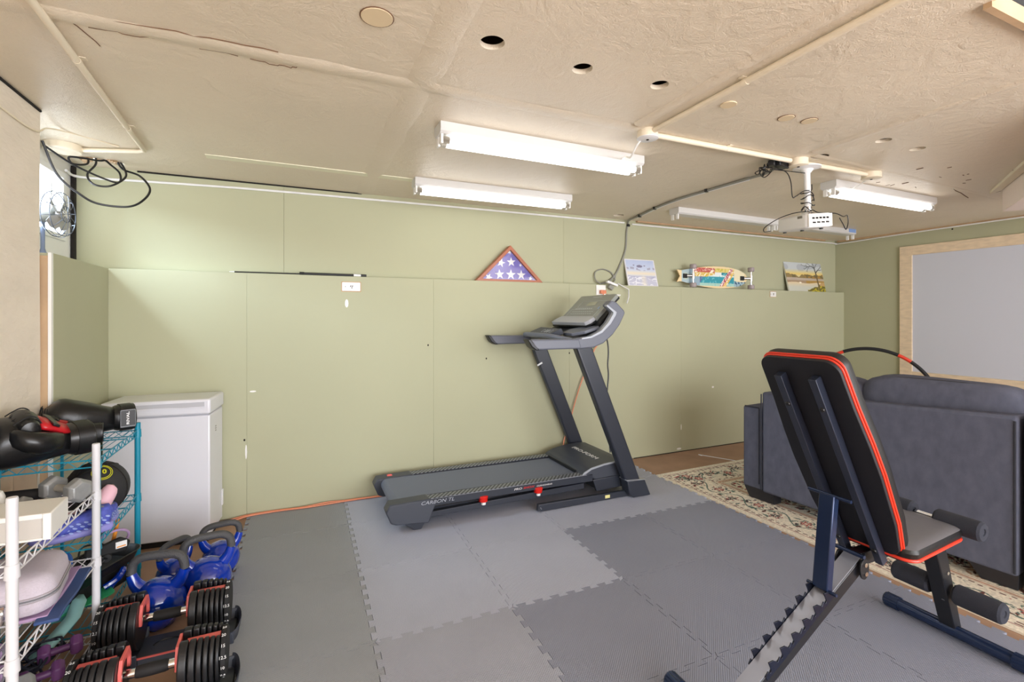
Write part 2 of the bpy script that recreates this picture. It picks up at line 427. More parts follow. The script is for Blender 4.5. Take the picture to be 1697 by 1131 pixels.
# ceiling hatch in the near right corner: tan lip, dark gap, white panel above
bm = B(); box2(bm, (1.80, 0.66, H + 0.12), (3.0, 0.05, H + 0.13)); struct('trim_4', bm, m_offwhite)
bm = B(); box(bm, (2.38, 0.715, H + 0.008), (1.06, 0.02, 0.05)); struct('trim_5', bm, m_tanwood)
bm = B(); box(bm, (2.38, 0.735, H + 0.06), (1.1, 0.03, 0.09)); struct('trim_6', bm, m_dark)
# raised taped joints and battens of the ceiling sheets
def seam(name, p, q, wdt, t, m=m_ceil):
    p = Vector((*p, 0)); q = Vector((*q, 0)); d = (q - p); ang = math.atan2(d.y, d.x)
    prof = [(-wdt / 2, 0), (-wdt * 0.3, -t * 0.8), (0, -t), (wdt * 0.3, -t * 0.8), (wdt / 2, 0)]
    bm = B(); L = d.length; N = max(2, int(L / 0.12)); rows = []
    rr = random.Random(int(wdt * 1000) + int(p.x * 10))
    for i in range(N + 1):
        f = 0.7 + 0.6 * rr.random()
        c = p + d * i / N; nrm = Vector((-math.sin(ang), math.cos(ang), 0))
        rows.append([bm.verts.new(c + nrm * (s * (0.85 + 0.3 * rr.random())) + Vector((0, 0, H + 0.0005 + z * f))) for s, z in prof])
    for a, b in zip(rows, rows[1:]):
        for k in range(4): bm.faces.new((a[k], a[k + 1], b[k + 1], b[k]))
    for a, b in zip(rows, rows[1:]): bm.faces.new((a[4], a[0], b[0], b[4]))
    bm.faces.new(rows[0]); bm.faces.new(rows[-1])
    return struct(name, bm, m, smooth=True, autosm=60)
seam('trim_7', (0.42, -2.0), (0.475, 3.74), 0.12, 0.007)
seam('trim_8', (-1.0, 1.905), (1.55, 1.905), 0.09, 0.006)
seam('trim_9', (1.47, -2.0), (1.50, 1.85), 0.07, 0.012)
seam('trim_10', (2.60, 0.75), (2.645, 1.76), 0.06, 0.007)
seam('trim_11', (2.70, 1.80), (6.0, 1.90), 0.05, 0.004)
m_green_trim = mat('pale_sage_batten', (236, 232, 206), 0.5)
bm = B(); box2(bm, (-0.46, 3.20, H - 0.004), (1.5, 3.27, H + 0.001)); struct('trim_12', bm, m_green_trim, bevel=0.001)
# flaking paint patches and filled (plugged) holes
bm = B()
for (x, y, r) in ((0.232, 1.52, 0.048), (1.715, 1.52, 0.034), (2.073, 1.511, 0.034), (2.203, 1.49, 0.034)):
    cyl(bm, (x, y, H - 0.004), (x, y, H + 0.001), r, n=28)
struct('trim_13', bm, mat('plug_filler', (228, 208, 172), 0.5), bevel=0.0015)
bm = B()
for (x, y, r) in ((2.073, 1.511, 0.036), (2.203, 1.49, 0.035), (0.232, 1.52, 0.050)):
    tube(bm, [(x + r * math.cos(t), y + r * math.sin(t), H - 0.001) for t in [2 * PI * k / 24 for k in range(24)]], 0.0018, smooth=0, closed=True, n=5)
rr = random.Random(3)
for k in range(26):
    x = 3.3 + rr.random() * 1.6; y = 1.1 + rr.random() * 0.9; L = 0.01 + 0.03 * rr.random(); a = rr.random() * 3
    if x < 3.5 and y > 1.6: continue
    tube(bm, [(x, y, H - 0.0005), (x + L * math.cos(a), y + L * math.sin(a), H - 0.0005)], 0.0016 + 0.002 * rr.random(), smooth=0, n=5)
def crack(pts, r=0.0022, n_=4):
    P = [Vector((*p, H - 0.0006)) for p in pts]; out = []
    for a, b in zip(P, P[1:]):
        for i in range(n_): out.append(a.lerp(b, i / n_) + Vector((rr.uniform(-1, 1), rr.uniform(-1, 1), 0)) * 0.008)
    out.append(P[-1]); tube(bm, out, r, smooth=0, n=5)
crack([(-0.62, 1.90), (-0.45, 1.87), (-0.25, 1.865), (-0.05, 1.862)])
crack([(-0.14, 1.955), (-0.06, 1.965), (0.0, 1.955), (0.01, 1.935)], 0.0016); crack([(-0.60, 1.955), (-0.50, 1.945), (-0.42, 1.94)], 0.0014); crack([(-0.30, 1.945), (-0.18, 1.95)], 0.0014)
crack([(-0.64, 1.93), (-0.62, 2.0), (-0.60, 2.07)], 0.0018, 2)
crack([(4.3, 1.85), (4.75, 1.95)], 0.003)
struct('trim_14', bm, mat('peeling_paint_edge', (112, 82, 58), 0.8))
bm = B(); tube(bm, [(-1.028, 1.2, H - 0.006), (-1.028, 2.0, H - 0.004), (-1.028, 2.82, H - 0.006)], 0.006, n=6); tube(bm, [(-0.9, YB - 0.003, H - 0.004), (0.0, YB - 0.003, H - 0.003), (0.46, YB - 0.003, H - 0.002)], 0.006, n=6)
struct('trim_15', bm, m_dark)
bm = B()
for x, a in ((3.0, 0), (4.4, 0)): box2(bm, (x, YB - 0.03, H - 0.015), (x + 1.4, YB - 0.001, H + 0.001))
box2(bm, (XR - 0.02, 0.0, H - 0.02), (XR - 0.001, YB - 0.03, H + 0.001))
struct('trim_16', bm, m_tanwood)
# boxed-in soffit by the right wall with its thin ceiling strip
bm = B(); prism(bm, [(4.61, 1.70), (5.4, 0.9), (4.2, -0.6), (2.98, 0.72)], 2.07, H + 0.001); struct('trim_17', bm, mat('pale_pink_board', (236, 220, 210), 0.55), bevel=0.002)
bm = B(); prism(bm, [(4.66, 1.79), (4.61, 1.705), (2.97, 0.725), (2.93, 0.77)], H - 0.02, H + 0.001); struct('trim_18', bm, m_cream, bevel=0.002)

# small flaws on the olive walls
bm = B()
for (x, z, rx, rz) in ((0.345, 1.415, 0.012, 0.03), (3.478, 0.23, 0.006, 0.03), (-0.29, 0.42, 0.006, 0.05), (-0.25, 0.82, 0.02, 0.006), (3.9, 0.6, 0.015, 0.01), (3.45, 0.02, 0.03, 0.01)):
    loft(bm, [((x, YL - 0.0005, z), (rx, 0, 0), (0, 0, rz)), ((x, YL + 0.002, z), (rx, 0, 0), (0, 0, rz))], n=9)
struct('trim_19', bm, m_offwhite)
bm = B()
for (x, z) in ((0.94, 1.10), (1.42, 0.98), (-0.3, 0.5), (2.2, 1.0)):
    loft(bm, [((x, YL - 0.0005, z), (0.006, 0, 0), (0, 0, 0.008)), ((x, YL + 0.002, z), (0.006, 0, 0), (0, 0, 0.008))], n=9)
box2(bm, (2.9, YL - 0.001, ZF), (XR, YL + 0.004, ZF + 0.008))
loft(bm, [((XR - 0.0005, 2.6, 2.20), (0, 0.008, 0), (0, 0, 0.008)), ((XR + 0.002, 2.6, 2.20), (0, 0.008, 0), (0, 0, 0.008))], n=9)
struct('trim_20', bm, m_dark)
bm = B(); box2(bm, (3.55, 3.46, ZF - 0.001), (3.56, 3.50, ZF + 0.001)); tube(bm, [(3.55, 3.5, ZF + 0.001), (3.66, 3.3, ZF + 0.001), (3.72, 3.19, ZF + 0.001)], 0.004, smooth=0, n=6); struct('trim_21', bm, m_whitep)
# ---------------------------------------------------------------- interlocking foam tiles
T = 0.605; TH = 0.012
me1 = Vector((math.cos(-0.02), math.sin(-0.02), 0)); me2 = Vector((-me1.y, me1.x, 0))
ORG = Vector((0.30, 2.008, 0))
def side_profile(sign, flat):
    """offsets of the toothed edge along 0..T (7 teeth)"""
    if flat: return [(0, 0), (T, 0)]
    out = [(0, 0)]; n = 7; per = T / n
    for k in range(n):
        a = k * per + per * 0.27; b = k * per + per * 0.73; h = 0.011 * sign
        out += [(a, -h), (a - 0.006, h), (b + 0.006, h), (b, -h)]
    out += [(T, 0)]
    return out
tone = {(0, 0): 0, (1, 0): 0, (0, 1): 0, (1, 1): 0, (2, 1): 0, (3, 1): 0, (0, -1): 1, (1, -1): 2, (2, 0): 2, (2, -1): 2, (3, 0): 2, (3, -1): 2, (-1, 0): 3, (-1, 1): 3, (-1, -1): 3, (0, 2): 0, (-1, 2): 3, (1, 2): 0, (2, 2): 0, (3, 2): 0, (0, -2): 1, (-1, -2): 3}
rows = {2: 'along the foot of the olive wall', 1: 'under the treadmill', 0: 'in the first row before the treadmill', -1: 'in the second row before the treadmill', -2: 'in the row nearest the camera', -3: 'in the row closest to the bench rear foot'}
cols = ['leftmost', 'second from left', 'third from left', 'fourth from left', 'rightmost']
for i in range(-1, 4):
    for j in range(-2, 3):
        o0 = ORG + me1 * (i * T) + me2 * (j * T)
        t = tone.get((i, j), 2 if i > 0 else 1)
        top_cut = j == 2
        Ht = YL - 0.004 - o0.y if top_cut else T
        g = 0.0012
        poly = []
        # bottom edge (sign +), right, top, left ; shared edges use the same curve so they mate
        bot = [(x, y + g) for x, y in side_profile(1, False)]
        rgt = [(T + y - g, x) for x, y in side_profile(-1, False)]
        top = [(x, T + y - g) for x, y in side_profile(1, False)][::-1]
        lft = [(y + g, x) for x, y in side_profile(-1, False)][::-1]
        bot = [(g, g)] + bot[1:-1] + [(T - g, g)]; rgt = rgt[1:-1] + [(T - g, T - g)]; top = top[1:-1] + [(g, T - g)]; lft = lft[1:-1]
        if top_cut:
            rgt = [p for p in rgt if p[1] < Ht - 0.03] + [(T - g, Ht - i * 0.0)]
            lft = [(g, Ht)] + [p for p in lft if p[1] < Ht - 0.03]
            top = []
        poly = bot + rgt + top + lft
        pts = []
        for p in poly:
            if not pts or (abs(p[0] - pts[-1][0]) + abs(p[1] - pts[-1][1])) > 1e-3: pts.append(p)
        if (abs(pts[0][0] - pts[-1][0]) + abs(pts[0][1] - pts[-1][1])) < 2e-3: pts.pop()
        bm = B(); prism(bm, pts, -TH + 0.0002, 0.0)
        o = obj('foam_floor_tile', bm, m_mat[t])
        o.location = (o0.x, o0.y, 0.0004 * ((i + j) % 2)); o.rotation_euler = (0, 0, -0.02)
        shade = ('pale grey', 'mid grey', 'darker grey', 'warm grey')[t]
        tag(o, '%s interlocking foam floor tile, %s %s' % (shade, cols[i + 1], rows[j]), 'floor mat', 'interlocking foam tiles')

# ---------------------------------------------------------------- patterned rug
def rug_fn(W_, H_):
    def fn(u, v):
        x = u * W_; y = v * H_
        d = np.minimum(np.minimum(x, W_ - x), np.minimum(y, H_ - y))     # distance to edge
        vert = np.minimum(x, W_ - x) < np.minimum(y, H_ - y)
        s = np.where(vert, y, x)                                         # along the edge
        cream = np.array((238, 228, 208.0)); C = np.zeros(u.shape + (3,)) + cream
        green = (96, 118, 106); red = (152, 50, 54); brown = (104, 62, 54); tan = (196, 158, 128); dk = (70, 52, 56); pk = (206, 140, 124)
        def put(mask, col): C[mask] = col
        # guard stripes
        for a, b, per, col in ((0.055, 0.085, 0.045, brown), (0.30, 0.325, 0.04, brown)):
            m_ = (d > a) & (d < b) & ((s % per) < per * 0.62) & (((s // per + (d - a) // 0.012) % 2) < 1); put(m_, col)
        put((d > 0.047) & (d < 0.052), red)
        # flower bands: big rosettes with petals, leaves, and small buds, in a border and in the field
        def flowers(cx, cy, r, ca, cb, cc, lim):
            dx = x - cx; dy = y - cy; rr_ = np.hypot(dx, dy); th = np.arctan2(dy, dx)
            pet = r * (0.72 + 0.28 * np.cos(6 * th + cx * 9))
            ring = np.abs(rr_ - r * 0.62) < r * 0.08
            put((rr_ < pet) & lim, ca); put((rr_ < pet * 0.80) & lim, cream); put((rr_ < pet * 0.66) & lim, cb); put((rr_ < pet * 0.42) & lim, cc); put((rr_ < r * 0.14) & lim, cream)
        def leaf(cx, cy, L, a, col, lim):
            dx = x - cx; dy = y - cy; p = dx * math.cos(a) + dy * math.sin(a); q = -dx * math.sin(a) + dy * math.cos(a)
            put((np.abs(p) < L) & (np.abs(q) < (1 - (p / L) ** 2) * L * 0.34) & lim, col)
        band = (d > 0.09) & (d < 0.295); r_ = random.Random(5)
        def vine(lim, cx0, cy0, amp, along_y, lo, hi):
            ss = y if along_y else x; oo = x - cx0 if along_y else y - cy0
            put((np.abs(oo - amp * np.sin(ss * 2 * PI / 0.34)) < 0.006) & lim, green)
        vine(band & vert & (x < W_ / 2), 0.19, 0, 0.055, True, 0, 0); vine(band & ~vert & (y > H_ / 2), 0, H_ - 0.19, 0.055, False, 0, 0)
        n = int(H_ / 0.17)
        for k in range(n):
            cy = 0.08 + k * 0.17; cx = 0.19 + (0.03 if k % 2 else -0.03)
            for q in range(16): leaf(cx + r_.uniform(-.09, .09), cy + r_.uniform(-.09, .09), r_.uniform(.012, .030), r_.uniform(0, PI), (green, red, dk, green, brown)[q % 5], band)
            if k % 2: flowers(cx, cy, 0.062, green, red, pk, band)
            else: flowers(cx, cy, 0.05, red, green, dk, band)
        n = int(W_ / 0.17)
        for k in range(n):
            cx = 0.1 + k * 0.17; cy = H_ - 0.19 - (0.03 if k % 2 else -0.03)
            for q in range(16): leaf(cx + r_.uniform(-.09, .09), cy + r_.uniform(-.09, .09), r_.uniform(.012, .030), r_.uniform(0, PI), (green, red, dk, green, brown)[q % 5], band)
            if k % 2: flowers(cx, cy, 0.062, green, red, pk, band)
            else: flowers(cx, cy, 0.05, red, green, dk, band)
        for a in (0.335, 0.352, 0.369): put(np.abs(d - a) < 0.004, tan)
        put((np.abs(d - 0.345) < 0.004), pk)
        fld = d > 0.385
        for k in range(1500):
            cx = r_.uniform(.4, min(1.2, W_ - .4)); cy = r_.uniform(.4, H_ - .4)
            leaf(cx, cy, r_.uniform(.014, .034), r_.uniform(0, PI), (green, red, brown, tan, dk)[k % 5], fld)
        for k in range(60):
            cx = r_.uniform(.45, min(1.2, W_ - .4)); cy = r_.uniform(.45, H_ - .4)
            flowers(cx, cy, r_.uniform(.035, .06), (tan, green, red)[k % 3], (pk, red, cream)[k % 3], (red, dk, green)[k % 3], fld)
        nz = vnoise(x * 140, y * 140, 3)
        return C * (0.86 + 0.2 * nz[..., None])
    return fn
RW, RH = 1.45, 3.1
rug = painted('patterned_rug', RW, RH, 290, 620, rug_fn(RW, RH), Matrix.Identity(4), 0.009, rough=0.95, bump=0.4)
rug.location = (2.785 + RW / 2, 3.19 - RH, -0.002); rug.rotation_euler = (0, 0, 0.016)
tag(rug, 'cream oriental rug with red and green flowers lying under the grey sofa', 'rug')
bm = B()
prism(bm, [(2.80 + 0.035 * (-1 if k % 2 else 0) , y) for k, y in enumerate([3.17 - 0.045 * i for i in range(66)])][0:0] + [(2.74, 3.2), (4.2, 3.2), (4.25, 0.1), (2.81, 0.1)], ZF + 0.0005, ZF + 0.0008)
bm.free()

# ---------------------------------------------------------------- treadmill
tm = thing('treadmill', 'charcoal folding treadmill standing against the olive wall', 'treadmill', (0.65, 2.955, 0), -0.01)
m_ridge = mat('ridged_foot_rail', (110, 114, 122), 0.35, metal=0.3)
nt = m_ridge.node_tree; b = nt.nodes['Principled BSDF']; tc = nt.nodes.new('ShaderNodeTexCoord'); mp = nt.nodes.new('ShaderNodeMapping'); mp.inputs['Rotation'].default_value = (0, 0, 0.7)
wv = nt.nodes.new('ShaderNodeTexWave'); wv.inputs['Scale'].default_value = 14; wv.inputs['Distortion'].default_value = 0
cr = nt.nodes.new('ShaderNodeValToRGB'); cr.color_ramp.interpolation = 'CONSTANT'; cr.color_ramp.elements[0].color = (*lin((46, 50, 58)), 1); cr.color_ramp.elements[1].color = (*lin((134, 138, 146)), 1); cr.color_ramp.elements[1].position = 0.45
nt.links.new(tc.outputs['Object'], mp.inputs[0]); nt.links.new(mp.outputs[0], wv.inputs['Vector']); nt.links.new(wv.outputs[0], cr.inputs[0]); nt.links.new(cr.outputs[0], b.inputs['Base Color'])
def prv(poly, v0, v1, m, name, bev=0.004, par=tm, **k):
    bm = B(); prism(bm, poly, v0, v1, XZ); return obj(name, bm, m, par, bevel=bev, **k)
WD = 0.60
for s, (v0, v1, r0, r1) in enumerate(((0.0, 0.075, 0.028, 0.075), (WD - 0.075, WD, WD - 0.075, WD - 0.028))):
    side = prv([(-0.03, 0.135), (1.32, 0.128), (1.32, 0.178), (0.0, 0.178)], v0, v1, m_tmd, 'side_rail')
    prv([(0.10, 0.177), (1.27, 0.177), (1.27, 0.1815), (0.12, 0.1815)], r0 - 0.02, r1 + 0.0, m_ridge, 'foot_rail_tread', 0.001, side) if s == 0 else prv([(0.06, 0.177), (1.27, 0.177), (1.27, 0.1815), (0.06, 0.1815)], r0, r1 + 0.02, m_ridge, 'foot_rail_tread', 0.001, side)
    tri = prv([(0.02, 0.1775), (1.27, 0.1775), (1.27, 0.180)], *( (0.002, 0.006) if s == 0 else (WD - .006, WD - .002)), m_silver, 'rail_trim', 0, side)
    # rear end cap with foot
    vv = (-0.006, 0.095) if s == 0 else (WD - 0.095, WD + 0.006)
    cp = prv([(-0.148, 0.137), (-0.125, 0.176), (-0.118, 0.180), (0.12, 0.184), (0.16, 0.150), (0.115, 0.035), (-0.085, 0.052), (-0.118, 0.066)], vv[0], vv[1], m_tm, 'end_cap', 0.008)
    prv([(-0.04, 0.05), (0.10, 0.046), (0.07, 0.001), (0.025, 0.001)], vv[0] + 0.012, vv[1] - 0.02, m_tmd, 'rear_foot', 0.004, cp)
    # lower lift frame
    lv = (0.02, 0.06) if s == 0 else (WD - 0.06, WD - 0.02)
    prv([(0.12, 0.058), (1.26, 0.076), (1.26, 0.118), (0.12, 0.092)], lv[0], lv[1], m_tmd, 'lower_frame', 0.003)
    for u in (0.481, 0.883):
        bm = B(); vc = (0.012 if s == 0 else WD - 0.012)
        prof = [(0.001, 0.106)] + [(0.022 + 0.006 * (k % 2) + 0.006 * (k / 8), 0.106 + 0.0050 * k) for k in range(9)] + [(0.001, 0.150)]
        lathe(bm, prof, 20, Matrix.Translation((u, vc, 0)))
        sp = obj('deck_cushion', bm, m_red, tm, smooth=True, label='red deck cushion')
        bm = B(); cyl(bm, (u, vc - 0.004, 0.088), (u, vc - 0.004, 0.108), 0.015, n=16); obj('cushion_foot', bm, m_whitep, sp, bevel=0.002)
# belt wrapped round the rear roller
BP = [(-0.075 - 0.0 + 0.042 * math.cos(t) * -1, 0.138 + 0.042 * math.sin(t)) for t in [PI / 2 * (k / 6) * 2 - PI / 2 for k in range(7)]]
BP = [(-0.06 - 0.04 * math.cos(t), 0.138 + 0.04 * math.sin(t)) for t in [(-PI / 2 + PI * k / 10) for k in range(11)]]
prv(BP + [(1.30, 0.172), (1.30, 0.10)], 0.096, WD - 0.096, m_belt, 'running_belt', 0)
prv([(0.0, 0.10), (1.28, 0.10), (1.28, 0.13), (0.0, 0.13)], 0.07, WD - 0.07, m_black_m, 'deck_board', 0)
# near deck surface between belt and rail
# motor hood
hp = [(1.235, 0.178), (1.25, 0.198), (1.31, 0.222), (1.42, 0.240), (1.54, 0.248), (1.62, 0.240), (1.66, 0.215), (1.665, 0.16), (1.665, 0.06), (1.36, 0.055), (1.34, 0.14), (1.235, 0.155)]
hood = prv(hp, 0.006, WD - 0.006, m_tm, 'motor_hood', 0.010)
prv([(1.232, 0.181), (1.25, 0.2), (1.31, 0.2245), (1.42, 0.2425), (1.54, 0.2505), (1.62, 0.2425), (1.63, 0.232), (1.54, 0.2385), (1.42, 0.230), (1.31, 0.211), (1.26, 0.186)], 0.0, 0.008, m_silver, 'hood_trim', 0.001, hood, label='thin silver hood trim')
bm = B(); box2(bm, (1.226, 0.09, 0.172), (1.236, WD - 0.09, 0.196)); obj('hood_lip', bm, m_black, hood, bevel=0.003)
prv([(1.35, 0.05), (1.62, 0.06), (1.62, 0.148), (1.32, 0.138)], -0.004, 0.02, m_tmd, 'side_cover', 0.004)
text_obj('hood_lettering', 'PRO-FORM', 0.050, m_whitep, hood, Matrix.Translation((1.44, 0.30, 0.2445)) @ Matrix.Rotation(0.09, 4, 'Y') .inverted() @ Matrix.Rotation(PI / 2 * -1, 4, 'Z') @ Matrix.Scale(1.5, 4, (1, 0, 0)), 0.0006, space=0.95)
NX = Matrix.Rotation(PI / 2, 4, 'X')
text_obj('rail_lettering', 'CARBON TL', 0.030, m_silver, tm, Matrix.Translation((0.17, -0.0070, 0.162)) @ NX @ Matrix.Scale(1.3, 4, (1, 0, 0)), 0.0004, shear=0.25)
text_obj('rail_lettering', 'PRO', 0.019, m_whitep, tm, Matrix.Translation((0.725, -0.0012, 0.157)) @ NX @ Matrix.Scale(1.6, 4, (1, 0, 0)), 0.0004, shear=0.2)
text_obj('rail_lettering', 'SHOX', 0.019, m_red, tm, Matrix.Translation((0.805, -0.0012, 0.1575)) @ NX @ Matrix.Scale(1.6, 4, (1, 0, 0)), 0.0004, shear=0.2)
text_obj('rail_lettering', 'CUSHIONING', 0.013, m_whitep, tm, Matrix.Translation((0.925, -0.0012, 0.157)) @ NX @ Matrix.Scale(1.5, 4, (1, 0, 0)), 0.0004, shear=0.2)
bm = B(); box2(bm, (-0.05, WD - 0.055, 0.181), (-0.015, WD - 0.03, 0.186)); tube(bm, [(-0.045, WD - 0.05, 0.1865), (-0.02, WD - 0.05, 0.1865), (-0.02, WD - 0.035, 0.1865), (-0.045, WD - 0.035, 0.1865)], 0.002, smooth=0, n=5, closed=True); obj('end_cap_emblem', bm, m_coral, tm)
# uprights, boots, base bars, grips
for s, (a, b_) in enumerate(((-0.09, -0.025), (0.622, 0.677))):
    up = prv([(1.555, 0.10), (1.683, 0.10), (1.252, 1.12), (1.122, 1.12)], a, b_, m_tmd, 'upright', 0.012, segs=3)
    bt = prv([(1.545, 0.132), (1.705, 0.120), (1.757, 0.001), (1.600, 0.001), (1.565, 0.03)], a - (0.015 if s == 0 else 0.008), b_ + (0.01 if s == 0 else 0.004), m_tmd, 'upright_boot', 0.007)
    prv([(1.541, 0.131), (1.706, 0.119), (1.705, 0.124), (1.541, 0.136)], a - (0.017 if s == 0 else 0.009), b_ + (0.012 if s == 0 else 0.005), m_silver, 'boot_trim', 0.001, bt)
    bb = prv([(0.845, 0.008), (0.85, 0.052), (1.62, 0.044), (1.62, 0.002), (0.87, 0.002)], a + 0.03, b_ - 0.005, m_tmd, 'base_bar', 0.004)
    if s == 0:
        prv([(1.385, 0.014), (1.425, 0.014), (1.425, 0.036), (1.385, 0.036)], a + 0.0285, a + 0.03, mat('pale_label', (220, 212, 140), 0.6), 'warning_label', 0, bb)
        bm = B()
        for q in ((0.87, 0.022), (0.865, 0.03)): cyl(bm, (q[0], a + 0.027, q[1]), (q[0], a + 0.031, q[1]), 0.004, n=10)
        obj('bar_bolt', bm, m_chrome, bb)
    gv = (a - 0.02, b_ - 0.005) if s == 0 else (a + 0.0, b_ + 0.015)
    gp = prv([(0.775, 1.152), (0.80, 1.108), (0.83, 1.098), (1.16, 1.098), (1.14, 1.166), (0.80, 1.168), (0.765, 1.168)], gv[0], gv[1], m_tmgrey, 'handrail', 0.012, segs=3)
    prv([(0.745, 1.170), (0.768, 1.172), (0.835, 1.096), (0.81, 1.096), (0.775, 1.120)], gv[0] - 0.001, gv[1] + 0.001, m_black, 'handrail_cap', 0.006, gp)
    # C shaped console arm
    if s == 1: continue
    outer = [(1.135, 1.096), (1.26, 1.103), (1.34, 1.130), (1.42, 1.190), (1.48, 1.260), (1.528, 1.345), (1.518, 1.365), (1.45, 1.425), (1.41, 1.435)]
    inner = [(1.372, 1.400), (1.432, 1.350), (1.428, 1.335), (1.385, 1.275), (1.32, 1.217), (1.24, 1.182), (1.12, 1.168)]
    arm = prv(outer + inner, gv[0] + 0.004, gv[1] - 0.004, m_tmgrey, 'console_arm', 0.010, segs=3)
    i2 = [(x - 0.010, z + 0.006) for x, z in inner[:-1]]
    if s == 0:
        ins = [(1.37, 1.405), (1.450, 1.352), (1.444, 1.332), (1.399, 1.268), (1.328, 1.205), (1.24, 1.170), (1.16, 1.162), (1.16, 1.173), (1.235, 1.184), (1.318, 1.221), (1.378, 1.279), (1.418, 1.337), (1.422, 1.349), (1.362, 1.393)]
        prv(ins, gv[0] + 0.0, gv[0] + 0.03, m_silver, 'arm_trim', 0.002, arm, label='light grey arm trim')
prv([(1.12, 1.13), (1.25, 1.14), (1.36, 1.19), (1.46, 1.28), (1.51, 1.37), (1.49, 1.385), (1.37, 1.262), (1.24, 1.19), (1.10, 1.17)], 0.0, WD, m_black, 'console_base', 0.006)
prv([(1.12, 1.10), (1.2, 1.10), (1.2, 1.15), (1.12, 1.15)], -0.03, WD + 0.03, m_tmd, 'cross_member', 0.006)
# hand pulse bar arching in front
bm = B(); tube(bm, [(1.12, -0.07, 1.15), (1.06, 0.02, 1.168), (1.02, 0.12, 1.18), (1.0, 0.33, 1.183), (1.02, 0.50, 1.18), (1.06, 0.58, 1.168), (1.12, 0.64, 1.15)], 0.018, n=12); obj('pulse_bar', bm, m_tmgrey, tm, smooth=True)
# button pod
def slab(c, U_, V_, N_): return Matrix(((U_[0], V_[0], N_[0], c[0]), (U_[1], V_[1], N_[1], c[1]), (U_[2], V_[2], N_[2], c[2]), (0, 0, 0, 1)))
def tilt(c, deg):      # local x = +v side to -v (reader's right), local y = up the slope, z = out
    t = math.radians(deg)
    return slab(c, (0, -1, 0), (math.cos(t), 0, math.sin(t)), (-math.sin(t), 0, math.cos(t)))
MP = tilt((1.085, 0.29, 1.205), 28)
bm = B(); prism(bm, [(-0.21, -0.045), (0.10, -0.06), (0.13, 0.0), (0.155, 0.06), (-0.19, 0.07), (-0.24, -0.01)], -0.045, 0.0, MP); pod = obj('button_pod', bm, m_tm, tm, bevel=0.004)
bm = B()
for k in range(2): prism(bm, rrect(0.018, 0.042, 0.006), 0.0, 0.002, MP @ Matrix.Translation((-0.005 + 0.034 * k, 0.012, 0)))
obj('pod_buttons', bm, m_silver, pod)
bm = B()
for k in (-0.05, 0.075): tube(bm, [(MP @ Vector((k + x_, 0.012 + y_, 0.001))) for x_, y_ in rrect(0.03, 0.04, 0.01, 3)], 0.0016, smooth=0, closed=True, n=5)
obj('pod_markings', bm, m_silver, pod)
# accessory tray right of the pod
MQ = tilt((1.235, 0.085, 1.215), 16)
bm = B(); prism(bm, [(-0.10, -0.06), (0.04, -0.07), (0.115, 0.0), (0.12, 0.12), (-0.06, 0.13), (-0.13, 0.02)], -0.02, 0.004, MQ); obj('accessory_tray', bm, m_tmgrey, tm, bevel=0.004)
# tilted display with its ledge
MD = tilt((1.458, 0.30, 1.390), 43)
bm = B(); prism(bm, rrect(0.50, 0.30, 0.012), -0.03, 0.0, MD); disp = obj('display_panel', bm, [mat('display_face_painted_reflection', (140, 143, 139), 0.3)], tm, bevel=0.004)  # face colour lightened to stand for a glossy reflection
bm = B(); prism(bm, rrect(0.505, 0.302, 0.012), -0.042, -0.028, MD); obj('display_back', bm, m_black, disp, bevel=0.002)
m_mk = mat('display_markings', (196, 202, 204), 0.5); m_lcd = mat('lcd_glass', (176, 178, 160), 0.15)
bm = B(); prism(bm, rrect(0.115, 0.042, 0.004), 0.0, 0.0012, MD @ Matrix.Translation((0.03, 0.045, 0))); obj('lcd_window', bm, m_lcd, disp)
bm = B()
for (cx_, cy_, w_, h_) in ((0.03, 0.04, 0.34, 0.075), (0.0, -0.06, 0.40, 0.085)):
    tube(bm, [MD @ Vector((cx_ + x_, cy_ + y_, 0.0003)) for x_, y_ in rrect(w_, h_, 0.008, 3)], 0.0010, smooth=0, closed=True, n=4)
for k in range(9): prism(bm, rrect(0.016, 0.009, 0.002), 0, 0.0012, MD @ Matrix.Translation((-0.14 + 0.028 * k, -0.012, 0)))
for k in range(10):
    for j in range(2): prism(bm, rrect(0.020, 0.004, 0.001), 0, 0.0008, MD @ Matrix.Translation((-0.15 + 0.031 * k, -0.045 - 0.025 * j, 0)))
prism(bm, rrect(0.13, 0.006, 0.002), 0, 0.0008, MD @ Matrix.Translation((0.02, 0.125, 0)))
obj('display_keys', bm, m_mk, disp)
bm = B(); prism(bm, rrect(0.012, 0.026, 0.003), 0, 0.0014, MD @ Matrix.Translation((0.175, -0.005, 0))); obj('start_key', bm, mat('pale_blue_key', (150, 180, 226), 0.4), disp)
ML = tilt((1.335, 0.305, 1.288), 30)
bm = B(); prism(bm, [(-0.265, -0.045), (0.235, -0.045), (0.262, -0.01), (0.262, 0.035), (0.23, 0.05), (-0.235, 0.05), (-0.265, 0.0)], -0.016, 0.014, ML); ld = obj('tablet_ledge', bm, mat('pale_grey_ledge', (176, 178, 184), 0.35), tm, bevel=0.004, label='pale grey tablet ledge')
bm = B(); prism(bm, [(-0.268, -0.049), (0.237, -0.049), (0.267, -0.012), (0.267, 0.037), (0.23, 0.052), (-0.237, 0.052), (-0.268, 0.0)], -0.028, -0.014, ML); obj('ledge_underside', bm, m_black, ld, bevel=0.003)
bm = B(); tube(bm, [(1.06, 0.33, 1.17), (1.05, 0.33, 1.13), (1.05, 0.33, 1.095)], 0.0015, n=5); prism(bm, [(-0.018, -0.01), (0.018, -0.01), (0.006, 0.016), (-0.006, 0.016)], -0.006, 0.006, Matrix.Translation((1.05, 0.33, 1.082)) @ XZ); obj('safety_key', bm, m_coral, tm, label='coral safety key hanging on a cord')
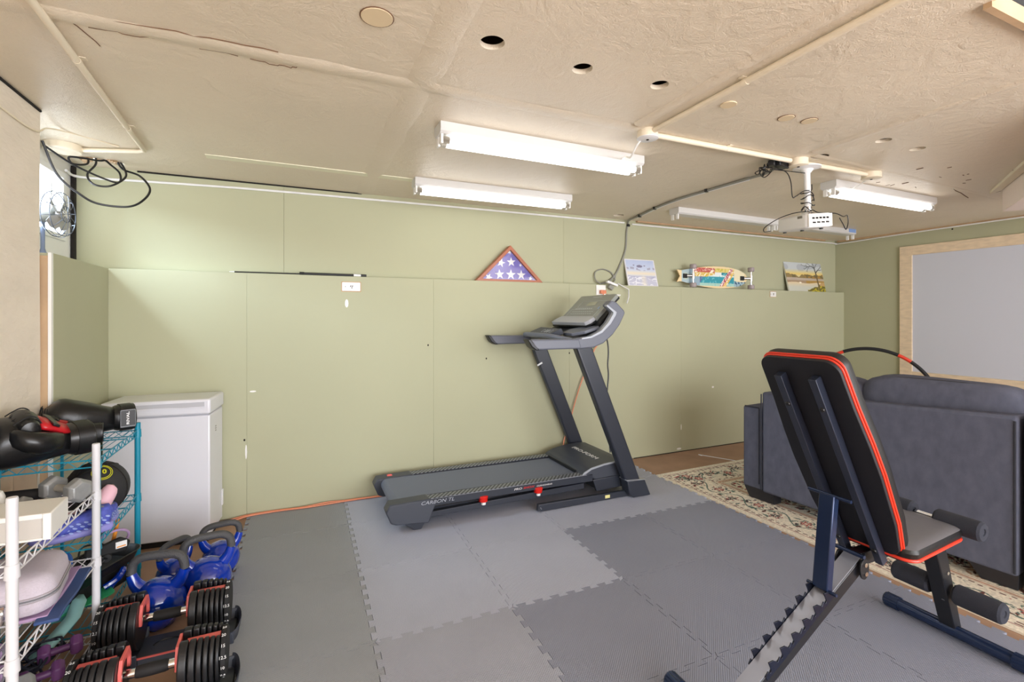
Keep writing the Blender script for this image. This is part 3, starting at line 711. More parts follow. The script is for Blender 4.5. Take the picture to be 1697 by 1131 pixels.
bm = B(); tube(bm, [(1.09, 0.25, 1.15), (1.085, 0.25, 1.12), (1.09, 0.25, 1.10)], 0.004, n=6); obj('key_clip', bm, m_black, tm)
bm = B(); box(bm, (1.207, 0.6205, 0.925), (0.05, 0.002, 0.014), (0, -0.45, 0)); obj('upright_sticker', bm, m_whitep, tm, label='white sticker')

# ---------------------------------------------------------------- weight bench
wb = thing('weight_bench', 'adjustable black weight bench with red-orange piping standing on the foam tiles', 'weight bench', (1.2, 1.10, 0), -0.02)
def pw(poly, v0, v1, m, name, bev=0.003, par=wb, **k):
    bm = B(); prism(bm, poly, v0, v1, XZ); return obj(name, bm, m, par, bevel=bev, **k)
for u, nm_ in ((0.014, 'rear_foot_tube'), (1.268, 'front_foot_tube')):
    bm = B(); cyl(bm, (u, -0.235, 0.031), (u, 0.215, 0.031), 0.025, n=28); ft = obj(nm_, bm, m_bench, wb, smooth=True)
    for s in (-1, 1):
        bm = B(); v0 = -0.20 if s < 0 else 0.18; prof = [(0.001, 0), (0.030, 0)] + [(0.030, 0.0), (0.030, 0.052), (0.026, 0.058), (0.001, 0.058)]
        n_ = 36; Mx = Matrix.Translation((u, v0, 0.031)) @ Matrix.Rotation(-PI / 2 * s, 4, 'X')
        rings = []
        for r_, z_ in prof:
            rings.append([bm.verts.new(Mx @ Vector(((r_ * (1.0 if k % 2 else 0.93)) * math.cos(2 * PI * k / n_), (r_ * (1.0 if k % 2 else 0.93)) * math.sin(2 * PI * k / n_), z_))) for k in range(n_)])
        for A_, C_ in zip(rings, rings[1:]):
            for k in range(n_):
                if (A_[k].co - C_[k].co).length > 1e-6: bm.faces.new((A_[k], A_[(k + 1) % n_], C_[(k + 1) % n_], C_[k]))
        bmesh.ops.remove_doubles(bm, verts=bm.verts[:], dist=1e-6)
        obj('ribbed_end_cap', bm, m_bench if True else m_black, ft)
# inclined main rail
m_rail_sheen = mat('rail_painted_sheen', (150, 154, 168), 0.28, metal=0.4)  # pale colour paints a glossy reflection along the top of the black rail
rl = pw([(0.0, 0.030), (0.03, 0.0075 + 0.03), (0.675, 0.418), (0.672, 0.470), (0.640, 0.452 + 0.002), (-0.015, 0.068)], -0.03, 0.03, m_benchk, 'inclined_rail', 0.004)
bm = B(); a_ = math.atan2(0.278, 0.459); 
prism(bm, [(-0.01, 0.0705), (0.645, 0.4572), (0.643, 0.4600), (-0.012, 0.0733)], -0.028, 0.028, XZ); obj('rail_top_sheen', bm, m_rail_sheen, rl)
# notched ladder plates
du, dz = math.cos(a_), math.sin(a_)
def rp(s_, h_): return (0.186 + du * s_ - dz * h_, 0.177 + dz * s_ + du * h_)
lad = []
L0 = -0.02; NT = 6; stp = 0.062
top = [rp(L0, -0.006), rp(L0, 0.010)]
for k in range(NT):
    s0 = L0 + 0.012 + k * stp
    top += [rp(s0, 0.016), rp(s0 + 0.005, 0.018), rp(s0 + 0.006, 0.010), rp(s0 + 0.011, 0.006), rp(s0 + 0.017, 0.010), rp(s0 + 0.020, 0.040), rp(s0 + 0.040, 0.030), rp(s0 + 0.052, 0.010)]
top += [rp(L0 + 0.012 + NT * stp, 0.006), rp(L0 + NT * stp + 0.01, -0.006)]
m_lad = mat('ladder_dark_navy', (22, 28, 46), 0.25, metal=0.3)
for v in (-0.034, 0.030): pw(top, v, v + 0.004, m_lad, 'notched_ladder_plate', 0.0008)
# support arm with hook bars
pw([(0.464, 0.374), (0.494, 0.364), (0.532, 0.688), (0.502, 0.698)], -0.027, 0.027, m_bench, 'support_arm', 0.004)
for (u, z), hw in (((0.518, 0.692), 0.075), ((0.478, 0.372), 0.052)):
    bm = B(); cyl(bm, (u, -hw, z), (u, hw, z), 0.006, n=14); obj('hook_bar', bm, m_bench, wb, smooth=True)
# backrest board: contoured outline in its own plane
P0 = Vector((0.338, 0, 1.176)); P1 = Vector((0.700, 0, 0.490)); up_ = (P0 - P1).normalized(); LB = (P0 - P1).length
Nn = Vector((up_.z, 0, -up_.x)) * 1.0     # towards the sitter (front, +u)
MB_ = slab(P1, (0, 1, 0), tuple(up_), tuple(Vector((0, 1, 0)).cross(up_)))
NB = Vector((0, 1, 0)).cross(up_); sgn = 1 if NB.x > 0 else -1
def outline(off=0.0, n=6):
    hw = [(0.0, 0.128), (0.10, 0.140), (0.42, 0.148), (0.60, 0.142), (LB, 0.135)]
    P = []
    r = 0.045
    def corner(cx, cy, rr, a0):
        return [(cx + rr * math.cos(math.radians(a0 + 90 * k / n)), cy + rr * math.sin(math.radians(a0 + 90 * k / n))) for k in range(n + 1)]
    P += corner(0.128 - r + off, r - off, r, -90)
    P += [(0.143 + off, 0.14), (0.152 + off, 0.34), (0.150 + off, 0.46), (0.142 + off, 0.60)]
    P += corner(0.140 - r + off, LB - r + off, r, 0)
    Q = [(-x, y) for x, y in P][::-1]
    return P + Q
bm = B(); prism(bm, outline(0.0015), 0.0, 0.012 * sgn, MB_); bk = obj('backrest', bm, m_board, wb, bevel=0.002)
bm = B()
o1 = outline(0.0); 
pad = [(0.012, 0.0), (0.022, 0.002), (0.045, 0.006), (0.060, 0.002), (0.068, -0.012), (0.070, -0.04)]
rings = []
for z_, of in pad:
    rings.append([bm.verts.new(MB_ @ Vector((x, y, z_ * sgn))) for x, y in outline(of)])
for A_, C_ in zip(rings, rings[1:]):
    for k in range(len(A_)): bm.faces.new((A_[k], A_[(k + 1) % len(A_)], C_[(k + 1) % len(A_)], C_[k]))
bm.faces.new(rings[0]); bm.faces.new(rings[-1])
obj('backrest_pad', bm, m_vinyl, bk, smooth=True)
def strip(bm, ol, z0, z1, M_):
    A_ = [bm.verts.new(M_ @ Vector((x, y, z0))) for x, y in ol]; C_ = [bm.verts.new(M_ @ Vector((x, y, z1))) for x, y in ol]
    n_ = len(ol)
for zc in (0.0165, 0.0245):
    bm = B(); tube(bm, [MB_ @ Vector((x, y, zc * sgn)) for x, y in outline(0.001 if zc < 0.02 else 0.004)], 0.0037, smooth=0, closed=True, n=8); obj('backrest_piping', bm, m_piping, bk, smooth=True, label='red-orange edge piping')
m_rail_shaded = mat('rail_paint_shaded', (44, 50, 66), 0.35, metal=0.2)  # duller copy of the bench paint, with the back rails' shadow in its colour
for v in (-0.062, 0.062):
    bm = B()
    b0 = MB_ @ Vector((v, -0.035, 0)); 
    prism(bm, [(v - 0.0135, -0.040), (v + 0.0135, -0.040), (v + 0.0135, LB - 0.055), (v - 0.0135, LB - 0.055)], -0.030 * sgn, -0.0005 * sgn, MB_)
    tb = obj('back_rail', bm, m_rail_shaded, wb, bevel=0.002)
    bm = B()
    for yy in (LB - 0.17, 0.02): 
        p_ = MB_ @ Vector((v, yy, -0.030 * sgn)); q_ = MB_ @ Vector((v, yy, -0.034 * sgn)); cyl(bm, p_, q_, 0.009, 0.007, n=14)
        cyl(bm, q_, MB_ @ Vector((v, yy, -0.036 * sgn)), 0.003, n=6)
    obj('rail_bolt', bm, m_black, tb, smooth=True)
# pivot brackets under the hinge
for v in (-0.046, 0.040):
    bm = B(); prism(bm, [(0.640 + 0.024 * math.cos(t), 0.425 + 0.036 * math.sin(t)) for t in [2 * PI * k / 18 for k in range(18)]], v, v + 0.006, XZ); br = obj('pivot_bracket', bm, m_benchk, wb, bevel=0.001)
    bm = B()
    for q in ((0.640, 0.442), (0.642, 0.410), (0.715, 0.445)): cyl(bm, (q[0], v - 0.005 if v < 0 else v, q[1]), (q[0], v + 0.006 if v < 0 else v + 0.011, q[1]), 0.008, n=14)
    obj('pivot_bolt', bm, m_chrome, br, smooth=True)
bm = B(); cyl(bm, (0.622, -0.055, 0.475), (0.622, 0.055, 0.475), 0.007, n=12); obj('pivot_rod', bm, m_bench, wb, smooth=True)
pw([(0.64, 0.42), (1.12, 0.43), (1.12, 0.472), (0.64, 0.468)], -0.022, 0.022, m_benchk, 'seat_rail', 0.003)
# seat
bm = B()
def so(off=0.0): return [(x + 0.905, y) for x, y in [(px * (1) , py * (0.135 - 0.018 * (px / 0.2)) / 0.135) for px, py in rrect(0.385 + 2 * off, 0.27 + 2 * off, 0.04)]]
rings = []
for z_, of in [(0.484, 0.0), (0.488, 0.006), (0.510, 0.010), (0.522, 0.006), (0.528, -0.006), (0.530, -0.03)]: rings.append([bm.verts.new((x, y, z_ + (x - 0.9) * -0.0)) for x, y in so(of)])
for A_, C_ in zip(rings, rings[1:]):
    for k in range(len(A_)): bm.faces.new((A_[k], A_[(k + 1) % len(A_)], C_[(k + 1) % len(A_)], C_[k]))
bm.faces.new(rings[0][::-1]); f = bm.faces.new(rings[-1])
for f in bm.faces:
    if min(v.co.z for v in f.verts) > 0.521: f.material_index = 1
st = obj('seat', bm, [m_vinyl, m_seat_sheen], wb, smooth=True)
bm = B(); tube(bm, [(x, y, 0.486) for x, y in so(0.006)], 0.006, smooth=0, closed=True, n=8); obj('seat_piping', bm, m_piping, st, smooth=True, label='red-orange edge piping')
bm = B(); prism(bm, so(-0.004), 0.472, 0.485); obj('seat_board', bm, m_board, st)
# front post
pw([(1.085, 0.475), (1.160, 0.475), (1.300, 0.040), (1.252, 0.040)], -0.028, 0.028, m_benchk, 'front_post', 0.004)
bm = B()
for u, z in ((1.225, 0.19), (1.19, 0.29)): cyl(bm, (u, -0.034, z), (u, -0.027, z), 0.007, n=12)
cyl(bm, (1.205, -0.01, 0.165), (1.213, -0.01, 0.17), 0.008, n=12)
obj('post_bolt', bm, m_chrome, wb, smooth=True)
for (u, z, spans, r_) in ((1.115, 0.525, ((-0.175, -0.028), (0.045, 0.195)), 0.037), (1.225, 0.205, ((-0.190, -0.04), (0.04, 0.175)), 0.040)):
    bm = B(); cyl(bm, (u, spans[0][0] + 0.01, z), (u, spans[1][1] - 0.01, z), 0.008, n=14); rod = obj('roller_rod', bm, m_chrome, wb, smooth=True)
    for a, b in spans:
        bm = B(); lathe(bm, [(0.012, 0.004), (0.014, 0.0), (r_ - 0.006, 0.0), (r_, 0.008), (r_, b - a - 0.008), (r_ - 0.006, b - a), (0.014, b - a), (0.012, b - a - 0.004)], 32, Matrix.Translation((u, a, z)) @ Matrix.Rotation(-PI / 2, 4, 'X')); obj('foam_roller', bm, m_foam, rod, smooth=True, label='black foam roller')

# ---------------------------------------------------------------- sofa seen from behind
sf = thing('sofa', 'charcoal grey fabric sofa seen from behind on the oriental rug', 'sofa', (3.02, 2.42, 0), 0.0)
SA = math.radians(-5.0)   # back plane turns away
sf.rotation_euler = (0, 0, -SA)
# local: x = depth into the room, y = along the back towards +y
def bp_(bm, pts): pass
def panel(y0, y1, z0a, z0b, z1a, z1b, x0, x1, name, m=m_sofa, bev=0.018):
    bm = B(); v = []
    for x in (x0, x1):
        v.append([bm.verts.new((x, y, z)) for y, z in ((y0, z0a), (y1, z0b), (y1, z1b), (y0, z1a))])
    a, b = v; bm.faces.new(a); bm.faces.new(b[::-1])
    for k in range(4): bm.faces.new((a[k], a[(k + 1) % 4], b[(k + 1) % 4], b[k]))
    return obj(name, bm, m, sf, bevel=bev, segs=4)
panel(-1.325, -0.028, 0.075, 0.075, 0.845, 0.785, 0.0, 0.20, 'back_panel')
panel(-2.30, -1.345, 0.07, 0.07, 0.845, 0.85, 0.0, 0.20, 'back_panel')
panel(-0.02, 0.13, 0.075, 0.075, 0.67, 0.665, 0.015, 0.95, 'armrest')
panel(-1.30, -0.02, 0.10, 0.10, 0.44, 0.44, 0.2, 0.92, 'seat_base')
panel(-2.28, -1.33, 0.10, 0.10, 0.44, 0.44, 0.2, 0.92, 'seat_base')
for y0, y1 in ((-0.66, -0.04), (-1.31, -0.68), (-2.28, -1.36)):
    bm = B(); pillow(bm, (0.56, (y0 + y1) / 2, 0.49), (0.70, y1 - y0, 0.16), p=6, n=8); obj('seat_cushion', bm, m_sofa, sf, smooth=True)
for i_, (y0, y1, zc, hh) in enumerate(((-0.62, -0.05, 0.73, 0.41), (-1.335, -0.60, 0.755, 0.435), (-2.2, -1.335, 0.74, 0.46))):
    bm = B(); pillow(bm, (0.205, (y0 + y1) / 2, zc), (0.24, y1 - y0, hh), p=5.0, n=12, wob=0.035, seed=i_ * 3); cu_ = obj('back_cushion', bm, m_sofa, sf, smooth=True)
    bm = B(); yc = (y0 + y1) / 2; pth = []
    for k in range(40):
        t = 2 * PI * k / 40; ct, st_ = math.cos(t), math.sin(t); q = 4.2
        L = (abs(ct) ** q + abs(st_) ** q) ** (1 / q); yy = ct / L; zz = st_ / L
        pth.append((0.135, yc + yy * (y1 - y0) / 2 * 0.965, zc + zz * hh / 2 * 0.965))
    tube(bm, pth, 0.006, smooth=0, closed=True, n=6); obj('cushion_piping', bm, m_sofad, cu_, smooth=True)
for y in (-1.318, -0.03):
    bm = B(); tube(bm, [(-0.001, y + 0.004, 0.09), (-0.001, y + 0.004, 0.82 if y < -1 else 0.77)], 0.005, smooth=0, n=6); obj('seam_piping', bm, m_sofad, sf, smooth=True)
bm = B(); tube(bm, [(0.014, 0.0, 0.12), (0.014, 0.0, 0.66)], 0.004, smooth=0, n=6); tube(bm, [(0.014, 0.0, 0.665), (0.014, 0.11, 0.665)], 0.005, smooth=0, n=6); obj('arm_piping', bm, m_sofad, sf, smooth=True)
def leg(y0, y1, t0, t1, x0=0.015):
    bm = B(); vs = []
    for z, i_ in ((0.085, 0), (0.0, 0.02)):
        vs.append([bm.verts.new(p) for p in ((x0 + i_, y0 + i_ * t0, z), (x0 + 0.10, y0 + i_ * t0, z), (x0 + 0.10, y1 - i_ * t1, z), (x0 + i_, y1 - i_ * t1, z))])
    a, b = vs; bm.faces.new(a); bm.faces.new(b[::-1])
    for k in range(4): bm.faces.new((a[k], a[(k + 1) % 4], b[(k + 1) % 4], b[k]))
    obj('leg', bm, m_foot, sf, bevel=0.003)
leg(-0.10, 0.12, 0, 1.5); leg(-1.325, -1.13, 0.5, 2.5); leg(-1.49, -1.345, 0.5, 1.0)
# hoop leaning behind the sofa
bm = B(); hp_ = thing('exercise_hoop', 'black and orange-red padded exercise hoop leaning behind the sofa', 'hoop', (4.90, 2.75, 0.515))
hp_.rotation_euler = (0, math.radians(-6), math.radians(118))
Rr = 0.505
def arc(a0, a1, n=24, R_=Rr): return [(R_ * math.cos(math.radians(a0 + (a1 - a0) * k / n)), 0, R_ * math.sin(math.radians(a0 + (a1 - a0) * k / n))) for k in range(n + 1)]
bm.free()
for k in range(6):
    bm = B(); tube(bm, arc(60 * k + 14 - 12, 60 * k + 50), 0.016, smooth=0, n=10); obj('hoop_padding', bm, m_black_m, hp_, smooth=True)
    bm = B(); tube(bm, arc(60 * k + 50, 60 * k + 62, 6), 0.0155, smooth=0, n=10); obj('hoop_joint', bm, m_piping, hp_, smooth=True, label='orange-red joint')
# projection screen on the right wall
ps = thing('projection_screen', 'pale grey projection screen in an unpainted pine frame on the right wall', 'screen', (XR, 3.05, 0))
bm = B(); box2(bm, (-0.016, -4.0, 0.66), (-0.004, -0.03, 2.05)); obj('screen_fabric', bm, m_screen, ps)
for a, b in (((-0.03, -0.115, 0.645), (-0.002, 0.0, 2.075)), ((-0.0295, -4.0, 1.975), (-0.002, -0.1155, 2.075)), ((-0.0295, -4.0, 0.645), (-0.002, -0.1155, 0.735))):
    bm = B(); box2(bm, a, b); obj('frame_board', bm, m_pine, ps, bevel=0.002)
# ---------------------------------------------------------------- fluorescent fixtures
def fixture(x0, x1, y, z, label, lit=True, wdt=0.11, nt_=2, a=0.0, h_=0.055):
    L = x1 - x0
    t = thing('fluorescent_fixture', label, 'ceiling light', (x0, y, z), a, 'fluorescent tube fixtures')
    bm = B(); prism(bm, [(-wdt / 2, 0), (wdt / 2, 0), (wdt / 2, -h_ * 0.8), (wdt * 0.38, -h_), (-wdt * 0.38, -h_), (-wdt / 2, -h_ * 0.8)], 0, L, YZ)
    obj('housing', bm, mat('fixture_enamel', (212, 211, 208), 0.35), t, bevel=0.002)
    ys = [-0.027, 0.027] if nt_ == 2 else [0.0]
    for e in (0.006, L - 0.018):
        for yy in ys:
            bm = B(); box2(bm, (e, yy - 0.013, -h_ - 0.045), (e + 0.012, yy + 0.013, -h_ + 0.01)); cyl(bm, (e + (0.012 if e < 0.1 else -0.006), yy, -h_ - 0.026), (e + (0.018 if e < 0.1 else 0.0), yy, -h_ - 0.026), 0.009, n=12)
            obj('tube_socket', bm, m_offwhite, t, bevel=0.002)
    if lit:
        for yy in ys:
            bm = B(); cyl(bm, (0.05, yy, -h_ - 0.024), (L - 0.05, yy, -h_ - 0.024), 0.0175, n=20); tb = obj('fluorescent_tube', bm, m_tube, t, smooth=True)
            bm = B(); cyl(bm, (0.018, yy, -h_ - 0.024), (0.05, yy, -h_ - 0.024), 0.0175, n=20); obj('tube_end_cap', bm, m_knurl, tb, smooth=True); bm = B(); cyl(bm, (L - 0.05, yy, -h_ - 0.024), (L - 0.018, yy, -h_ - 0.024), 0.0175, n=20); obj('tube_end_cap', bm, m_knurl, tb, smooth=True)
    return t
fixture(0.625, 1.825, 2.25, H, 'lit white fluorescent fixture nearest the camera, in the middle of the ceiling', a=0.005)
fixture(0.725, 1.915, 3.20, H, 'lit white fluorescent fixture on the ceiling close to the olive back wall', a=-0.012)
fixture(3.30, 4.52, 2.10, H, 'lit white fluorescent fixture right of the projector', a=-0.002)
f4 = fixture(2.93, 5.42, 3.16, H, 'long unlit fluorescent fixture without tubes behind the projector', lit=False, a=0.02)
bm = B()
for yy in (-0.027, 0.027):
    for e in (1.22, 1.26): box2(bm, (e, yy - 0.013, -0.10), (e + 0.01, yy + 0.013, -0.045))
obj('tube_socket', bm, m_offwhite, f4, bevel=0.002)
bm = B(); box2(bm, (2.36, -0.057, -0.035), (2.48, 0.0572, 0.0)); obj('tape', bm, m_bluetape, f4, label='pale blue tape')

# ---------------------------------------------------------------- ceiling conduits, boxes and cables
def cable(name, pts, r, m, label, cat='cable', smooth=8, n=8, group=None):
    bm = B(); tube(bm, pts, r, smooth=smooth, n=n); return tag(obj(name, bm, m, smooth=True), label, cat, group)
def conduit(pts, r, label, m=m_cream, name='painted_conduit'):
    bm = B(); tube(bm, pts, r, smooth=0, n=12)
    o = obj(name, bm, m, smooth=True, autosm=70); tag(o, label, 'conduit')
    for a, b in zip(pts, pts[1:]):
        a = Vector(a); b = Vector(b); n_ = int((b - a).length / 0.6)
        for k in range(n_):
            bm = B(); c = a.lerp(b, (k + 0.5) / max(1, n_)); d = (b - a).normalized()
            cyl(bm, c - d * 0.011, c + d * 0.011, r + 0.0012, n=12)
            s = d.cross(Vector((0, 0, 1))); box(bm, c + Vector((0, 0, H - 0.002 - c.z)), (0.022 + abs(s.x) * 0.03, 0.022 + abs(s.y) * 0.03, 0.003)); obj('conduit_strap', bm, m, o, smooth=True)
    return o
zc = H - 0.0155
conduit([(-0.66, -1.5, zc), (-0.685, 1.85, zc), (-0.742, 3.22, zc), (-0.775, 3.25, zc), (-1.05, 3.35, zc)], 0.012, 'cream painted conduit along the left of the ceiling, bending to a round box')
conduit([(1.56, -1.5, zc), (1.575, 0.8, zc), (1.592, 1.85, zc)], 0.013, 'long cream painted conduit running from the camera side to the front round box')
conduit([(1.64, 1.90, zc), (2.62, 1.885, zc)], 0.014, 'cream painted conduit between the front round box and the projector mount')
conduit([(2.75, 1.885, zc), (3.32, 1.87, zc)], 0.014, 'cream painted conduit between the projector mount and the fixture beside it')
def jbox(x, y, r, h_, label, lid=m_white):
    t = thing('junction_box', label, 'junction box', (x, y, H))
    bm = B(); lathe(bm, [(0.001, 0), (r, 0), (r, -h_), (0.001, -h_)], 28); obj('box_body', bm, m_cream, t, smooth=True)
    bm = B(); lathe(bm, [(0.001, -h_), (r * 1.04, -h_), (r * 1.04, -h_ - 0.003), (r * .9, -h_ - 0.006), (0.001, -h_ - 0.007)], 28); cv = obj('cover', bm, lid, t, smooth=True)
    bm = B(); cyl(bm, (0, 0, -h_ - 0.0095), (0, 0, -h_ - 0.0065), 0.007, n=10); obj('cover_screw', bm, m_dark, cv)
    return t
jbox(1.592, 1.898, 0.050, 0.038, 'round ceiling junction box at the end of the front fixture')
jbox(2.69, 1.885, 0.052, 0.036, 'round ceiling junction box that holds the projector mount', m_cream)
jbox(3.365, 1.868, 0.055, 0.034, 'round ceiling junction box above the fixture right of the projector', m_cream)
# round painted box at the far left
t = thing('junction_box', 'wide round cream ceiling box beside the left window', 'junction box', (-1.125, 3.34, H))
bm = B(); lathe(bm, [(0.001, 0), (0.080, 0), (0.080, -0.03), (0.074, -0.036), (0.001, -0.038)], 36); obj('box_body', bm, m_cream, t, smooth=True)
cable('fixture_cord', [(1.575, 1.93, H - 0.04), (1.57, 1.96, H - 0.065), (1.585, 2.02, H - 0.095), (1.60, 2.08, H - 0.075), (1.66, 2.185, H - 0.045), (1.68, 2.20, H - 0.03)], 0.005, m_offwhite, 'short white cord looping from the round box down to the front fixture')
cable('fixture_cord', [(3.38, 1.90, H - 0.035), (3.40, 1.95, H - 0.045), (3.44, 2.03, H - 0.055), (3.47, 2.05, H - 0.03)], 0.004, m_offwhite, 'short white cord from the round box to the fixture right of the projector')
cable('surface_wire', [(-1.02, 2.0, 2.20), (-1.025, 2.3, 2.14), (-1.022, 2.60, 2.12), (-1.02, 2.77, 2.13), (-1.05, 2.95, 2.20), (-1.02, 3.1, H - 0.004), (-0.86, 3.24, H - 0.004)], 0.004, m_cream, 'thin cream wire sagging across the top of the brick pillar', 'wire')
cable('wall_cable', [(-1.20, 3.60, 2.165), (-1.18, 3.735, 2.165), (-0.9, YB - 0.008, 2.175), (-0.3, YB - 0.008, 2.192), (0.5, YB - 0.008, 2.20), (1.6, YB - 0.008, 2.207), (2.86, YB - 0.008, 2.212)], 0.0075, m_white, 'white cable pinned along the top of the olive back wall', smooth=5)
cable('wall_cable', [(2.95, YB - 0.010, 2.205), (4.4, YB - 0.036, 2.200), (5.9, YB - 0.036, 2.205), (XR - 0.03, YB - 0.07, 2.20), (XR - 0.028, 2.9, 2.215), (XR - 0.028, 1.5, 2.222), (XR - 0.028, 0.0, 2.225)], 0.007, m_white, 'white cable following the top of the wall into the right corner', smooth=4)
# grey cable from the junction near the projector down to the wall outlet
gp = [(2.64, 1.99, H - 0.02), (2.70, 2.10, H - 0.02), (2.72, 2.28, H - 0.012), (2.715, 2.6, H - 0.010), (2.71, 2.9, H - 0.012), (2.76, 3.2, H - 0.010), (2.83, 3.48, H - 0.012), (2.86, 3.66, H - 0.015), (2.90, YB - 0.012, 2.21), (2.885, YB - 0.010, 2.12), (2.872, YB - 0.010, 1.96), (2.80, YB - 0.010, 1.79), (2.74, YB - 0.012, 1.70), (2.66, YB - 0.03, 1.645), (2.57, YB - 0.05, 1.625)]
cable('grey_cable', gp, 0.009, m_greyc, 'grey cable clipped across the ceiling and down the back wall to the outlet')
cable('white_raceway', [(2.735, 2.26, H - 0.010), (2.730, 2.6, H - 0.008), (2.725, 2.9, H - 0.008), (2.775, 3.2, H - 0.008), (2.86, 3.55, H - 0.008)], 0.012, m_white, 'white raceway beside the grey cable on the ceiling', 'conduit')
cable('grey_cable', [(2.80, YB - 0.012, 1.79), (2.76, YB - 0.012, 1.72), (2.74, YB - 0.02, 1.66), (2.70, YB - 0.03, 1.62)], 0.006, m_greyc, 'thin grey cable running beside the thicker one above the outlet')
cable('grey_cable_loop', [(2.565, YB - 0.05, 1.62), (2.52, YB - 0.03, 1.66), (2.53, YB - 0.012, 1.73), (2.61, YB - 0.012, 1.76), (2.70, YB - 0.014, 1.735), (2.745, YB - 0.02, 1.675)], 0.006, m_greyc, 'round grey cable loop resting on the ledge above the treadmill console')
for (x, y, z, lb_) in ((2.83, 3.48, H - 0.016, 'on the ceiling close to the olive wall'), (2.76, 3.2, H - 0.010, 'second from the wall on the ceiling'), (2.715, 2.6, H - 0.010, 'halfway to the projector'), (2.905, YB - 0.012, 2.19, 'at the very top of the wall')):
    bm = B(); box(bm, (0, 0, 0), (0.03, 0.022, 0.022)); tag(obj('cable_clip', bm, m_black, bevel=0.002, loc=(x, y, z), rot=(0, 0, 0.4)), 'small dark clip holding the grey cable, ' + lb_, 'clip', 'clips on the grey cable')
# power brick tangle by the projector
tb = thing('power_adapter', 'black power adapter plugged in beside the projector mount', 'adapter', (2.60, 1.93, H - 0.028))
bm = B(); box(bm, (0.0, 0.0, 0.0), (0.11, 0.045, 0.036), (0, 0.0, 0.2)); box(bm, (-0.075, 0.0, -0.004), (0.05, 0.035, 0.03), (0, 0, 0.5)); obj('adapter_body', bm, m_black, tb, bevel=0.004)
bm = B(); box(bm, (-0.05, 0.03, 0.0), (0.05, 0.03, 0.028), (0, 0, 0.9)); cyl(bm, (0.055, 0.01, 0), (0.08, 0.015, 0), 0.012, n=12); obj('plug', bm, m_black_m, tb, bevel=0.002)
rr = random.Random(9); pts = []
for k in range(26):
    t = k * 0.9; pts.append((2.55 + 0.055 * math.cos(t) + rr.uniform(-.01, .01), 2.0 + 0.05 * math.sin(t * 1.1), H - 0.055 + 0.022 * math.sin(t * 1.7)))
cA = cable('adapter_cord', pts + [(2.62, 1.93, H - 0.06), (2.64, 1.90, 2.12), (2.645, 1.89, 2.02), (2.66, 1.88, 2.02), (2.72, 1.875, 2.055), (2.768, 1.87, 2.065), (2.79, 1.90, 2.08)], 0.0028, m_black, 'tangled black cord beside the power adapter, dropping to the projector pole', n=6)
cB = cable('adapter_cord', [(2.56, 1.97, H - 0.05), (2.62, 1.92, H - 0.065), (2.70, 1.885, H - 0.075), (2.74, 1.88, H - 0.075)], 0.0025, m_black, 'short black cord reaching sideways to the projector pole', n=6)

# ---------------------------------------------------------------- projector
pj = thing('projector', 'white projector hanging from the ceiling on a white pole', 'projector', (2.765, 1.885, H - 0.036))
bm = B(); lathe(bm, [(0.001, 0), (0.075, 0), (0.075, -0.006), (0.035, -0.014), (0.024, -0.03), (0.022, -0.035), (0.001, -0.035)], 28); obj('ceiling_flange', bm, m_white, pj, smooth=True)
bm = B(); cyl(bm, (0, 0, -0.03), (0.012, 0, -0.27), 0.017, n=18); pl = obj('pole', bm, m_white, pj, smooth=True)
bm = B(); cyl(bm, (0.012, 0, -0.235), (0.012, 0, -0.25), 0.022, n=16); box(bm, (0.012, 0, -0.275), (0.05, 0.05, 0.012)); lathe(bm, [(0.001, -0.01), (0.02, -0.008), (0.02, 0.008), (0.001, 0.01)], 14, Matrix.Translation((0.012, 0, -0.262))); obj('swivel_joint', bm, m_chrome, pl, smooth=True)
PM = xf((-0.030, 0.0, -0.332), (math.radians(4), math.radians(-4), math.radians(-20))) @ Matrix.Scale(0.87, 4)
bm = B(); prism(bm, rrect(0.175, 0.315, 0.03), -0.046, 0.046, PM); pb = obj('projector_body', bm, m_white, pj, bevel=0.010, segs=3)
bm = B(); prism(bm, rrect(0.160, 0.008, 0.003), -0.042, 0.040, PM @ Matrix.Translation((0.0, -0.160, 0))); pn = obj('port_panel', bm, m_offwhite, pb, bevel=0.001)
bm = B()
for k in range(5): box(bm, PM @ Vector((-0.05 + 0.024 * k, -0.1645, 0.014)), (0.014, 0.004, 0.010), (0, 0, math.radians(-20)))
for k in range(4): box(bm, PM @ Vector((-0.045 + 0.03 * k, -0.1645, -0.014)), (0.018, 0.004, 0.008), (0, 0, math.radians(-20)))
obj('ports', bm, m_dark, pn)
bm = B()
for k in range(5): box(bm, PM @ Vector((-0.0885, -0.11 + 0.010 * k, 0.030)), (0.003, 0.005, 0.014), (0, 0, math.radians(-20)))
obj('vent', bm, m_greyc, pb)
bm = B(); cyl(bm, PM @ Vector((0.085, 0.08, 0)), PM @ Vector((0.10, 0.08, 0)), 0.03, n=24); obj('lens', bm, m_black, pb, smooth=True)
bm = B()
for q in ((-0.06, 0.11), (0.05, -0.1), (-0.01, 0.0)): cyl(bm, PM @ Vector((q[0], q[1], -0.048)), PM @ Vector((q[0], q[1], -0.056)), 0.010, n=12)
obj('adjuster_foot', bm, m_black, pb)
X0, Y0, Z0 = 2.765, 1.885, H - 0.036
coil = []
for k in range(34):
    t = k * 0.72; coil.append((X0 + 0.008 + (0.026 + rr.uniform(0, .012)) * math.cos(t), Y0 + (0.026 + rr.uniform(0, .012)) * math.sin(t), Z0 - 0.13 - 0.0038 * k + rr.uniform(-.012, .012)))
